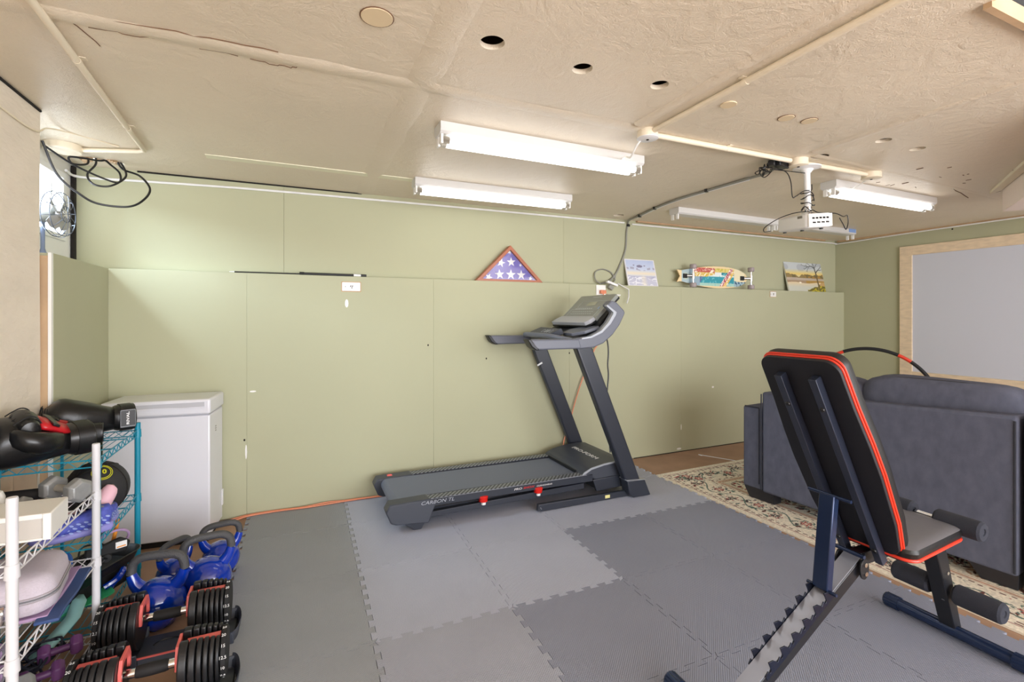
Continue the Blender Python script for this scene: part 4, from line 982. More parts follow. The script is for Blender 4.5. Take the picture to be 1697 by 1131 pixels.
cC = cable('projector_cord', [(X0 + 0.03, Y0 - 0.01, Z0 - 0.10)] + coil + [(X0 + 0.03, Y0 - 0.05, Z0 - 0.275), (X0 + 0.02, Y0 - 0.15, Z0 - 0.30), (X0 + 0.03, Y0 - 0.19, Z0 - 0.325), (X0 + 0.08, Y0 - 0.18, Z0 - 0.312), (X0 + 0.09, Y0 - 0.18, Z0 - 0.35), (X0 + 0.055, Y0 - 0.19, Z0 - 0.395), (X0 + 0.03, Y0 - 0.19, Z0 - 0.37), (X0 + 0.02, Y0 - 0.175, Z0 - 0.33)], 0.0026, m_black, 'black cord coiled round the projector pole and looping to its ports', n=6)
cD = cable('projector_cord', [(X0 - 0.02, Y0 - 0.03, Z0 - 0.268), (X0 - 0.07, Y0 + 0.03, Z0 - 0.272), (X0 - 0.11, Y0 + 0.10, Z0 - 0.295), (X0 - 0.135, Y0 + 0.17, Z0 - 0.335), (X0 - 0.12, Y0 + 0.19, Z0 - 0.36), (X0 - 0.08, Y0 + 0.175, Z0 - 0.355)], 0.0026, m_black, 'black cord draped over the projector to its far end', n=6)

for c_, p_ in ((cA, tb), (cB, tb), (cC, pj), (cD, pj)):
    c_.parent = p_; c_.location = [-v for v in p_.location]
    for k_ in ('label', 'category'): del c_[k_]
# ---------------------------------------------------------------- outlets and ledge objects
def outlet(x, z, label, w_=0.125, h_=0.062):
    t = thing('wall_outlet', label, 'outlet', (x, YL, z))
    bm = B(); prism(bm, rrect(w_ + 0.012, h_ + 0.012, 0.004), 0.0, 0.0015, Matrix.Rotation(PI / 2, 4, 'X')); obj('cutout_edge', bm, m_tanwood, t)
    bm = B(); prism(bm, rrect(w_, h_, 0.005), 0.001, 0.006, Matrix.Rotation(PI / 2, 4, 'X')); p = obj('cover_plate', bm, m_offwhite, t, bevel=0.001)
    bm = B()
    for q in (-0.004, 0.008): box(bm, (q, -0.0062, 0.004), (0.005, 0.002, 0.012), (0, 0.5, 0))
    cyl(bm, (0.004, -0.0072, -0.008), (0.004, -0.005, -0.008), 0.004, n=10); cyl(bm, (-0.04, -0.0072, 0.0), (-0.04, -0.005, 0.0), 0.003, n=8)
    obj('outlet_slots', bm, m_dark, p); return t
outlet(0.376, 1.535, 'white wall outlet below the black pole on the ledge')
outlet(4.79, 1.565, 'small white wall outlet between the longboard and the tree painting', 0.09, 0.055)
t = thing('outlet_box', 'pale outlet box at the ledge behind the treadmill console', 'outlet', (2.545, YL, 1.56))
bm = B(); box2(bm, (-0.07, -0.012, -0.045), (0.03, 0.0, 0.045)); obj('cover_plate', bm, m_offwhite, t, bevel=0.002)
bm = B(); box2(bm, (-0.055, -0.045, -0.035), (0.0, -0.012, -0.002)); cyl(bm, (-0.03, -0.05, -0.02), (-0.03, -0.04, -0.02), 0.012, n=12); tag(obj('orange_plug', bm, m_orange, bevel=0.004, loc=(2.56, YL, 1.56)), 'orange plug in the outlet above the treadmill console', 'plug')
bm = B(); box(bm, (0, 0, 0), (0.05, 0.03, 0.035), (0, 0.6, 0)); tag(obj('grey_connector', bm, m_greyc, bevel=0.003, loc=(2.615, YL - 0.03, 1.585)), 'grey cable connector beside the orange plug', 'connector')
bm = B(); tube(bm, [(2.68, 3.60, 1.62), (2.80, 3.60, 1.57), (2.80, 3.60, 1.50), (2.78, 3.60, 1.44)], 0.010, smooth=0, n=6, flat=0.5); box(bm, (2.64, 3.60, 1.515), (0.13, 0.02, 0.012)); box(bm, (2.63, 3.62, 1.62), (0.12, 0.03, 0.02), (0, 0.3, 0)); tag(obj('wall_bracket', bm, m_white, bevel=0.002), 'white metal bracket hanging off the ledge above the treadmill console', 'bracket')

# triangular flag case
fc = thing('flag_display_case', 'triangular cherry wood case holding a folded blue flag with white stars', 'flag case', (1.647, 3.675, ZL))
FW, FH, FD = 0.307, 0.305, 0.065
tri_o = [(-FW, 0), (FW, 0), (0, FH)]; k_ = 0.81
cz = 0.105
tri_i = [((x) * k_, (z - cz) * k_ + cz) for x, z in tri_o]
bm = B()
for yo in (0,):
    O_f = [bm.verts.new((x, -0.001, z)) for x, z in tri_o]; I_f = [bm.verts.new((x, -0.001, z)) for x, z in tri_i]
    O_b = [bm.verts.new((x, FD, z)) for x, z in tri_o]; I_b = [bm.verts.new((x, FD, z)) for x, z in tri_i]
    for k in range(3):
        q = (k + 1) % 3
        bm.faces.new((O_f[k], O_f[q], I_f[q], I_f[k])); bm.faces.new((O_b[q], O_b[k], I_b[k], I_b[q])); bm.faces.new((O_f[q], O_f[k], O_b[k], O_b[q])); bm.faces.new((I_f[k], I_f[q], I_b[q], I_b[k]))
obj('case_frame', bm, m_cherry, fc, bevel=0.003)
bm = B(); prism(bm, [((x) * 1.02, (z - cz) * 1.02 + cz) for x, z in tri_i], 0.022, 0.052, XZ); fl = obj('folded_flag', bm, m_flag, fc, bevel=0.004)
def star(cx, cz_, r, rot=0.0): return [(cx + (r if k % 2 == 0 else r * 0.40) * math.sin(PI * k / 5 + rot), cz_ + (r if k % 2 == 0 else r * 0.40) * math.cos(PI * k / 5 + rot)) for k in range(10)]
def clip_tri(poly, tri):
    out = poly
    for k in range(3):
        a = tri[k]; b = tri[(k + 1) % 3]; res = []
        def inside(p): return (b[0] - a[0]) * (p[1] - a[1]) - (b[1] - a[1]) * (p[0] - a[0]) >= -1e-9
        for i in range(len(out)):
            p, q = out[i], out[(i + 1) % len(out)]
            if inside(p): res.append(p)
            if inside(p) != inside(q):
                d1 = (b[0] - a[0]) * (p[1] - a[1]) - (b[1] - a[1]) * (p[0] - a[0]); d2 = (b[0] - a[0]) * (q[1] - a[1]) - (b[1] - a[1]) * (q[0] - a[0])
                t_ = d1 / (d1 - d2); res.append((p[0] + (q[0] - p[0]) * t_, p[1] + (q[1] - p[1]) * t_))
        out = res
        if not out: return []
    return out
bm = B()
for (cx, cz_, r, ro) in ((0.015, 0.168, 0.042, -0.05), (-0.078, 0.158, 0.040, 0.25), (0.0, 0.252, 0.022, 0.3), (0.10, 0.145, 0.016, 0.3), (-0.188, 0.034, 0.034, 0.4), (-0.09, 0.060, 0.044, -0.1), (0.012, 0.062, 0.046, 0.0), (0.108, 0.062, 0.044, 0.0), (0.195, 0.035, 0.022, 0.2)):
    for kk in range(0, 10, 2):
        st5 = star(cx, cz_, r, ro); c0 = (cx, cz_)
        q_ = [c0, st5[(kk - 1) % 10], st5[kk], st5[(kk + 1) % 10]]
        def area(P): return sum(P[i][0] * P[(i + 1) % len(P)][1] - P[(i + 1) % len(P)][0] * P[i][1] for i in range(len(P)))
        if area(q_) < 0: q_ = q_[::-1]
        pc = clip_tri(q_, [((x) * 0.97, (z - cz) * 0.97 + cz) for x, z in tri_i])
        if len(pc) >= 3: prism(bm, pc, 0.0205, 0.0225, XZ)
obj('stars', bm, m_whitep, fl, label='white stars')
bm = B(); tube(bm, [(-0.13, 0.021, 0.085), (-0.12, 0.0205, 0.07), (-0.115, 0.021, 0.055)], 0.002, n=5); obj('flag_fold', bm, mat('deep_violet_cloth', (72, 66, 140), 0.8), fl)
m_glassp = bpy.data.materials.new('clear_case_glass'); m_glassp.use_nodes = True; nt = m_glassp.node_tree; nt.nodes.clear()
o_ = nt.nodes.new('ShaderNodeOutputMaterial'); mx = nt.nodes.new('ShaderNodeMixShader'); tr = nt.nodes.new('ShaderNodeBsdfTransparent'); gl = nt.nodes.new('ShaderNodeBsdfGlossy'); gl.inputs['Roughness'].default_value = 0.05; mx.inputs[0].default_value = 0.06
nt.links.new(tr.outputs[0], mx.inputs[1]); nt.links.new(gl.outputs[0], mx.inputs[2]); nt.links.new(mx.outputs[0], o_.inputs[0])
bm = B(); prism(bm, [((x) * 1.01, (z - cz) * 1.01 + cz) for x, z in tri_i], 0.008, 0.010, XZ); obj('glass_front', bm, m_glassp, fc)

# black telescopic pole on the ledge
pole = thing('telescopic_pole', 'long black telescopic pole lying on the wall ledge', 'pole', (-0.36, 3.675, ZL + 0.010))
bm = B(); cyl(bm, (0.0, 0, -0.003), (0.42, 0, -0.002), 0.0045, n=12); obj('thin_section', bm, m_black, pole, smooth=True)
bm = B(); cyl(bm, (0.40, 0, 0), (0.845, 0, 0), 0.0095, n=14); obj('thick_section', bm, m_black, pole, smooth=True)
bm = B(); cyl(bm, (0.395, 0, 0), (0.425, 0, 0), 0.012, n=12); obj('locking_collar', bm, m_black_m, pole, smooth=True)
bm = B(); cyl(bm, (0.755, 0, 0), (0.805, 0, 0), 0.0103, n=14); obj('white_band', bm, m_whitep, pole, smooth=True, label='white band')
bm = B(); cyl(bm, (-0.03, 0, -0.003), (0.0, 0, -0.003), 0.002, 0.004, n=10); obj('tip', bm, m_white, pole, smooth=True)

# paintings leaning on the wall
def beach(u, v):
    C = np.zeros(u.shape + (3,)); C[:] = (206, 214, 232)
    C = mixc(C, (176, 190, 224), np.clip((v - 0.55) * 2.4, 0, 1) * (0.5 + 0.5 * vnoise(u * 6, v * 4, 1)))
    C = mixc(C, (236, 224, 200), np.clip(1 - np.abs(v - 0.47) / 0.13, 0, 1))
    cl = np.clip(1 - np.abs(v - 0.64 - 0.03 * np.sin(u * 9)) / 0.06, 0, 1) * (vnoise(u * 16, v * 14, 4) > 0.42)
    C = mixc(C, (150, 146, 166), cl * 0.85)
    cl2 = (((u - 0.47) / 0.10) ** 2 + ((v - 0.74) / 0.05) ** 2 < 1) | (((u - 0.28) / 0.03) ** 2 + ((v - 0.775) / 0.02) ** 2 < 1) | (((u - 0.64) / 0.03) ** 2 + ((v - 0.76) / 0.02) ** 2 < 1)
    C[cl2] = (128, 124, 148)
    sea = v < 0.38
    C[sea] = (198, 198, 214)
    gl_ = vnoise(u * 22, v * 26, 7)
    C = mixc(C, (170, 172, 196), ((v < 0.38) & (v > 0.27)) * gl_ * 0.7)
    C = mixc(C, (238, 238, 244), (v < 0.34) * (np.abs(vnoise(u * 9, v * 18, 9) - 0.5) < 0.10) * 0.9)
    C = mixc(C, (230, 222, 206), (v < 0.38) * np.clip(1 - np.abs(u - 0.55) / 0.12, 0, 1) * 0.7)
    ed = np.minimum(np.minimum(u, 1 - u), np.minimum(v, 1 - v)) < 0.03
    C[ed] = (228, 226, 230)
    return C
lean = Matrix.Rotation(PI / 2, 4, 'X')
b1 = painted('beach_painting', 0.355, 0.27, 90, 80, beach, lean, 0.012, rough=0.6)
b1.location = (3.035, 3.672, ZL); b1.rotation_euler = (math.radians(-15), math.radians(0), 0)
tag(b1, 'small pale blue seascape painting leaning on the ledge right of the grey cable', 'painting')
tree_seg = []
rt = random.Random(12)
def grow(x, y, a, L, w_, d):
    x2 = x + L * math.cos(a); y2 = y + L * math.sin(a); tree_seg.append((x, y, x2, y2, w_))
    if d == 0: return
    for s in (-1, 1):
        if rt.random() < 0.93: grow(x2, y2, a + s * rt.uniform(0.3, 0.75), L * rt.uniform(0.62, 0.85), w_ * 0.66, d - 1)
tree_seg += [(0.83, 0.10, 0.815, 0.62, 0.019), (0.815, 0.62, 0.80, 0.82, 0.014), (0.80, 0.82, 0.73, 0.90, 0.012), (0.73, 0.90, 0.62, 0.87, 0.010), (0.62, 0.87, 0.51, 0.90, 0.007), (0.62, 0.87, 0.57, 0.82, 0.006), (0.70, 0.90, 0.66, 0.96, 0.006), (0.66, 0.87, 0.60, 0.76, 0.005), (0.815, 0.66, 0.88, 0.76, 0.012), (0.88, 0.76, 0.97, 0.78, 0.008), (0.89, 0.77, 0.96, 0.86, 0.007), (0.80, 0.80, 0.78, 0.97, 0.009), (0.80, 0.82, 0.86, 0.95, 0.007)]
for s_ in ((0.51, 0.90, 2.6), (0.57, 0.82, 3.6), (0.66, 0.96, 2.4), (0.60, 0.76, 4.4), (0.97, 0.78, 0.2), (0.96, 0.86, 0.9), (0.78, 0.95, 1.7), (0.86, 0.94, 1.1), (0.62, 0.87, 2.2)): grow(s_[0], s_[1], s_[2], 0.035, 0.0055, 2)
def lake(u, v):
    C = np.zeros(u.shape + (3,)); C[:] = (200, 206, 208)
    C = mixc(C, (170, 176, 184), (vnoise(u * 5, v * 6, 2) > 0.5) * (v > 0.7) * 0.6)
    C = mixc(C, (236, 208, 120), np.clip(1 - np.abs(v - 0.60) / 0.17, 0, 1))
    edge = 0.555 + 0.035 * vnoise(u * 9, u * 0, 3) + 0.035 * vnoise(u * 34, u * 0, 5) - 0.10 * np.exp(-((u - 0.33) / 0.06) ** 2)
    tr_ = (v < edge) & (v > 0.475 - 0.02 * u); col = vnoise(u * 18, v * 18, 6)
    C[tr_] = np.array((150, 128, 84.0)) ; C = mixc(C, (176, 132, 60), tr_ * (u > 0.5) * col); C = mixc(C, (112, 104, 74), tr_ * (col < 0.4) * 0.8)
    w1 = (v <= 0.475 - 0.02 * u) & (v > 0.38); C[w1] = (176, 162, 148); 
    C = mixc(C, (206, 190, 170), w1 * vnoise(u * 6, v * 50, 8))
    w2 = (v <= 0.38) & (v > 0.30 + 0.02 * np.sin(u * 9)); C[w2] = (172, 146, 118); C = mixc(C, (178, 140, 62), w2 * (u > 0.5) * 0.8)
    w3 = (v <= 0.30 + 0.02 * np.sin(u * 9)); C[w3] = (206, 206, 192); C = mixc(C, (228, 208, 170), w3 * np.clip((v - 0.15) / 0.15, 0, 1))
    C[((u - 0.34) / 0.03) ** 2 + ((v - 0.30) / 0.03) ** 2 < 1] = (246, 236, 216)
    bush = (v < 0.06 + 0.32 * np.clip((u - 0.55) / 0.45, 0, 1) * (0.6 + 0.6 * vnoise(u * 14, v * 14, 11))) & (u > 0.5)
    C[bush] = (112, 104, 50); C = mixc(C, (190, 176, 48), bush * (vnoise(u * 30, v * 30, 13) > 0.55)); C = mixc(C, (196, 160, 110), bush * (v > 0.2) * (u > 0.86))
    for x1, y1, x2, y2, w_ in tree_seg:
        dx, dy = x2 - x1, y2 - y1; L2 = dx * dx + dy * dy + 1e-9
        t_ = np.clip(((u - x1) * dx + (v - y1) * dy) / L2, 0, 1); dd = np.hypot(u - x1 - t_ * dx, (v - y1 - t_ * dy) * 0.8)
        C[dd < w_] = (116, 98, 64) if y1 < 0.3 else (78, 78, 74)
    return C
b2 = painted('lake_painting', 0.645, 0.345, 190, 130, lake, lean, 0.016, rough=0.55)
b2.location = (5.41, 3.672, ZL); b2.rotation_euler = (math.radians(-12), 0, 0)
tag(b2, 'painting of a bare tree by a golden lake, leaning on the wall ledge', 'painting')

# longboard standing on its edge
lb = thing('longboard', 'fish-tailed skateboard longboard with painted wave underside standing on the wall ledge', 'skateboard', (3.92, 3.665, ZL + 0.115), 0.0); lb.scale = (0.9, 1, 1)
LBW, LBL = 0.115, 1.05
def lbout(n=40):
    top, bot = [], []
    for k in range(n + 1):
        t = k / n; x = -0.50 + LBL * t
        wv = 0.105 * math.sin(PI * min(1, 0.14 + t * 0.86)) ** 0.62 if t > 0.0 else 0.05
        wv = 0.050 + (0.112 - 0.050) * math.sin(min(1.0, t / 0.55) * PI / 2) if t < 0.55 else 0.112 * math.sqrt(max(0.0, 1 - ((t - 0.55) / 0.45) ** 2.3))
        top.append((x, wv)); bot.append((x, -wv))
    tail = [(-0.50, -0.05), (-0.525, -0.055), (-0.485, 0.0), (-0.525, 0.055), (-0.50, 0.05)]
    return bot[1:-1] + [top[-1]] + top[1:-1][::-1] + [(-0.50, 0.055), (-0.535, 0.062), (-0.49, 0.0), (-0.535, -0.062), (-0.50, -0.055)]
def inpoly(u, v, P):
    ins = np.zeros(u.shape, bool); n = len(P)
    for i in range(n):
        x1, y1 = P[i]; x2, y2 = P[(i + 1) % n]
        c = ((y1 > v) != (y2 > v)) & (u < (x2 - x1) * (v - y1) / (y2 - y1 + 1e-12) + x1); ins ^= c
    return ins
def deckcol(x, z):
    C = np.zeros(x.shape + (3,)); C[:] = (238, 214, 166)
    xs = (x + 0.5) / LBL; zz = z / 0.112
    inn = (np.abs(zz) < 0.80) & (xs > 0.03)
    C[inn & (xs < 0.30)] = (150, 176, 190); C[inn & (xs < 0.13)] = (176, 196, 200)
    C[((xs - 0.085) / 0.035) ** 2 + ((zz) / 0.3) ** 2 < 1] = (206, 214, 190)
    nz = vnoise(x * 70, z * 70, 2); nz2 = vnoise(x * 110, z * 110, 5)
    f1 = inn & (xs > 0.2) & (xs < 0.50) & (zz > -0.15 + (xs - 0.30) * 2.0) & (zz > 0.0)
    C[f1] = (218, 186, 84); C[f1 & (zz > 0.42)] = (196, 92, 84); C[f1 & (nz2 > 0.66)] = (250, 240, 224)
    f2 = inn & (xs >= 0.50) & (xs < 0.80) & (zz > 0.44)
    C[f2] = (226, 208, 130); C[f2 & (nz > 0.55)] = (204, 190, 84)
    sea = inn & (xs > 0.28) & (xs < 0.82) & ~f1 & ~f2
    C[sea] = (56, 156, 172); C[sea & (zz > 0.1) & (xs < 0.62)] = (232, 236, 236); C[sea & (zz < 0.15) & (xs < 0.34 + 0.1 * zz)] = (90, 112, 160)
    C[sea & (np.abs(zz - 0.12) < 0.06)] = (226, 240, 236); C[sea & (zz > 0.22) & (xs > 0.60)] = (38, 134, 150); C[sea & (zz < -0.55)] = (170, 210, 196)
    C[sea & (nz > 0.8)] = (120, 196, 204)
    lei = inn & (np.abs(xs - (0.70 + 0.10 * zz)) < 0.052) & (xs > 0.55)
    C[lei] = (178, 78, 98); C[lei & (xs > 0.70 + 0.10 * zz)] = (226, 190, 92); C[lei & (nz2 > 0.62)] = (250, 236, 226)
    C[inn & (xs > 0.79) & (zz > -0.3) & (xs < 0.95)] = (236, 226, 190); C[inn & (xs > 0.79) & (zz < -0.35)] = (158, 186, 196); C[inn & (xs > 0.80) & (zz < -0.35) & (nz > 0.6)] = (60, 90, 120)
    return C
# deck as a fine grid cut to the outline, with thickness
P = lbout(); nx_, nz_ = 260, 60
bm = B(); prism(bm, P, 0.0, 0.012, XZ)
core = obj('deck', bm, mat('maple_deck', (232, 206, 158), 0.4), lb, bevel=0.002)
bm = B(); gx = np.linspace(-0.53, 0.55, nx_ + 1); gz = np.linspace(-0.112, 0.112, nz_ + 1)
U_, V_ = np.meshgrid((gx[1:] + gx[:-1]) / 2, (gz[1:] + gz[:-1]) / 2); inside_ = inpoly(U_, V_, P)
vm = {}
def gv_(i, j):
    if (i, j) not in vm: vm[(i, j)] = bm.verts.new((gx[i], -0.0008, gz[j]))
    return vm[(i, j)]
for j in range(nz_):
    for i in range(nx_):
        if inside_[j, i]: bm.faces.new((gv_(i, j), gv_(i + 1, j), gv_(i + 1, j + 1), gv_(i, j + 1)))
me = bpy.data.meshes.new('deck_graphic'); bm.verts.index_update(); ks = sorted(vm, key=lambda k: vm[k].index); bm.to_mesh(me); bm.free()
gxx = np.array([gx[k[0]] for k in ks]); gzz = np.array([gz[k[1]] for k in ks]); rgb = deckcol(gxx, gzz) / 255.0
arr = np.ones((len(ks), 4), dtype=np.float32); arr[:, :3] = np.where(rgb <= 0.04045, rgb / 12.92, ((rgb + 0.055) / 1.055) ** 2.4)
a_c = me.color_attributes.new('pattern', 'FLOAT_COLOR', 'POINT'); a_c.data.foreach_set('color', arr.ravel())
m_dg = mat('deck_graphic_print', (200, 200, 200), 0.3); nd = m_dg.node_tree.nodes.new('ShaderNodeAttribute'); nd.attribute_name = 'pattern'; m_dg.node_tree.links.new(nd.outputs['Color'], m_dg.node_tree.nodes['Principled BSDF'].inputs['Base Color'])
me.materials.append(m_dg); o = bpy.data.objects.new('deck_graphic', me); COL.objects.link(o); o.parent = core
for x, s in ((-0.355, 1), (0.545, -1)):
    bm = B(); box(bm, (x + (-0.07 if s > 0 else -0.09), -0.006, 0), (0.055, 0.012, 0.045)); tr_ = obj('truck_baseplate', bm, m_black, lb, bevel=0.002)
    bm = B(); cyl(bm, (x - 0.05 if s > 0 else x - 0.07, -0.012, 0), (x, -0.045, 0), 0.014, n=12); cyl(bm, (x, -0.048, -0.075), (x, -0.048, 0.075), 0.010, n=12); cyl(bm, (x, -0.048, -0.03), (x, -0.048, 0.03), 0.017, n=12); obj('truck_hanger', bm, m_chrome, tr_, smooth=True)
    for zz in (-0.092, 0.092):
        bm = B(); lathe(bm, [(0.008, -0.022), (0.030, -0.022), (0.035, -0.016), (0.035, 0.016), (0.030, 0.022), (0.008, 0.022)], 28, Matrix.Translation((x, -0.048, zz))); wh = obj('wheel', bm, m_wheel, lb, smooth=True)
        bm = B(); cyl(bm, (x, -0.048, zz - 0.0235), (x, -0.048, zz + 0.0235), 0.010, n=12); obj('wheel_bearing', bm, m_dark, wh)

# ---------------------------------------------------------------- floor cords
oc = [(-0.405, 3.60, -0.005), (-0.36, 3.622, -0.003), (-0.27, 3.630, 0.006), (-0.10, 3.634, 0.007), (0.05, 3.620, 0.007), (0.22, 3.632, 0.012), (0.30, 3.630, 0.008), (0.42, 3.628, 0.007), (0.56, 3.62, 0.007), (0.9, 3.625, 0.007), (1.6, 3.62, 0.007), (2.0, 3.60, 0.007), (2.10, 3.61, 0.12), (2.13, 3.62, 0.25), (2.19, 3.625, 0.41), (2.29, 3.625, 0.70), (2.43, 3.625, 1.0), (2.54, 3.625, 1.16), (2.53, 3.62, 1.35), (2.53, 3.61, 1.53)]
cable('extension_cord', oc, 0.0052, m_orange, 'orange extension cord running along the foot of the olive wall and up behind the treadmill', 'cord', smooth=6)
cable('extension_cord', [(-0.400, 3.575, -0.006), (-0.32, 3.605, 0.0), (-0.27, 3.612, 0.006), (-0.10, 3.620, 0.007), (0.10, 3.606, 0.007), (0.25, 3.614, 0.007), (0.42, 3.616, 0.007), (0.60, 3.608, 0.007)], 0.0048, m_orange, 'second run of orange cord lying beside the first one at the wall foot', 'cord', smooth=6)
cable('treadmill_power_cord', [(2.15, 3.24, 1.36), (2.24, 3.245, 1.27), (2.3075, 3.25, 1.1491), (2.3261, 3.25, 1.0414), (2.3196, 3.25, 0.93), (2.3261, 3.25, 0.8371), (2.3121, 3.25, 0.67), (2.3307, 3.25, 0.54), (2.3446, 3.25, 0.41), (2.34, 3.25, 0.28), (2.33, 3.23, 0.22)], 0.0058, m_black, 'black power cord hanging from the treadmill console to its motor hood', 'cord')
# ---------------------------------------------------------------- chest freezer
fz = thing('chest_freezer', 'white chest freezer in the corner of the olive wall', 'freezer', (-0.448, 3.318, ZF), math.radians(-6))
# local: x to the left (negative), y to the wall
bm = B(); box2(bm, (-0.53, 0.012, 0.035), (-0.006, 0.305, 0.752)); obj('body', bm, m_enamel, fz, bevel=0.008, segs=3)
bm = B(); box2(bm, (-0.515, 0.03, 0.0), (-0.02, 0.29, 0.036)); obj('base', bm, m_dark, fz)
bm = B(); box2(bm, (-0.535, -0.004, 0.760), (0.0, 0.312, 0.848)); lidm = obj('lid', bm, m_enamel, fz, bevel=0.012, segs=3)
bm = B(); box2(bm, (-0.525, 0.014, 0.748), (-0.01, 0.30, 0.762)); obj('gasket', bm, mat('grey_gasket', (176, 176, 184), 0.6), fz)
bm = B(); prism(bm, [(-0.46, 0.800), (-0.03, 0.806), (-0.03, 0.832), (-0.40, 0.828)], -0.0065, -0.003, XZ); obj('handle_recess', bm, mat('recess_grey', (190, 190, 196), 0.4), lidm)
bm = B(); prism(bm, [(-0.46, 0.797), (-0.03, 0.797), (-0.03, 0.801), (-0.28, 0.808), (-0.46, 0.801)], -0.012, -0.003, XZ); obj('handle_lip', bm, m_enamel, lidm, bevel=0.001)
bm = B(); box2(bm, (-0.006, 0.275, 0.12), (0.002, 0.300, 0.22)); obj('side_vent', bm, m_white, fz, bevel=0.003)
bm = B()
for k in range(3): box2(bm, (-0.0055, 0.13, 0.63 + 0.013 * k), (-0.0045, 0.15, 0.637 + 0.013 * k))
obj('side_mark', bm, m_greyc, fz)

# ---------------------------------------------------------------- wire shelving units
def shelving(name, label, m, x0, x1, y0, y1, ztop, levels, rp_, feet=True, caps=None, collars=None, post_z0=ZF):
    t = thing(name, label, 'shelving unit', (x0, y0, ZF)); W_, D_ = x1 - x0, y1 - y0
    zz = lambda z: z - ZF
    for px, py in ((0, 0), (W_, 0), (0, D_), (W_, D_)):
        bm = B(); cyl(bm, (px, py, 0.0), (px, py, zz(ztop)), rp_, n=20); cyl(bm, (px, py, zz(ztop) - 0.002), (px, py, zz(ztop) + 0.003), rp_ * 1.02, rp_ * 0.9, n=20)
        p_ = obj('post', bm, m, t, smooth=True)
        for z in levels:
            bm = B(); cyl(bm, (px, py, zz(z) - 0.034), (px, py, zz(z) + 0.004), rp_ * 1.30, rp_ * 1.18, n=20); obj('collar', bm, m, p_, smooth=True)
    for z in levels:
        bm = B(); r = 0.0028; z1 = zz(z); z2 = z1 - 0.028
        for (ax, ay, bx_, by_) in ((0, 0, W_, 0), (0, D_, W_, D_), (0, 0, 0, D_), (W_, 0, W_, D_)):
            for zz_ in (z1, z2): tube(bm, [(ax, ay, zz_), (bx_, by_, zz_)], r, smooth=0, n=6)
            L = math.hypot(bx_ - ax, by_ - ay); n_ = max(4, int(L / 0.028)); pts = []
            for k in range(n_ + 1):
                f = k / n_; pts.append((ax + (bx_ - ax) * f, ay + (by_ - ay) * f, z1 if k % 2 else z2))
            tube(bm, pts, r * 0.75, smooth=0, n=5)
        fr = obj('shelf_frame', bm, m, t, smooth=True)
        bm = B(); n_ = int(W_ / 0.026)
        for k in range(1, n_): tube(bm, [(W_ * k / n_, 0, z1 + 0.003), (W_ * k / n_, D_, z1 + 0.003)], 0.0017, smooth=0, n=5)
        for q in (0.33, 0.67): tube(bm, [(0, D_ * q, z1 - 0.002), (W_, D_ * q, z1 - 0.002)], 0.0030, smooth=0, n=6)
        obj('shelf_wires', bm, m, fr, smooth=True)
    return t
shelving('teal_wire_shelf', 'teal wire shelving unit with boxing gloves on top, beside the freezer', m_teal, -1.005, -0.709, 2.410, 2.955, 0.79, (0.755, 0.435, 0.10), 0.0125)
shelving('white_wire_shelf', 'white wire shelving unit at the left edge, nearer than the teal one', m_wire, -1.02, -0.699, 1.757, 2.368, 0.825, (0.642, 0.385, 0.085), 0.0128)

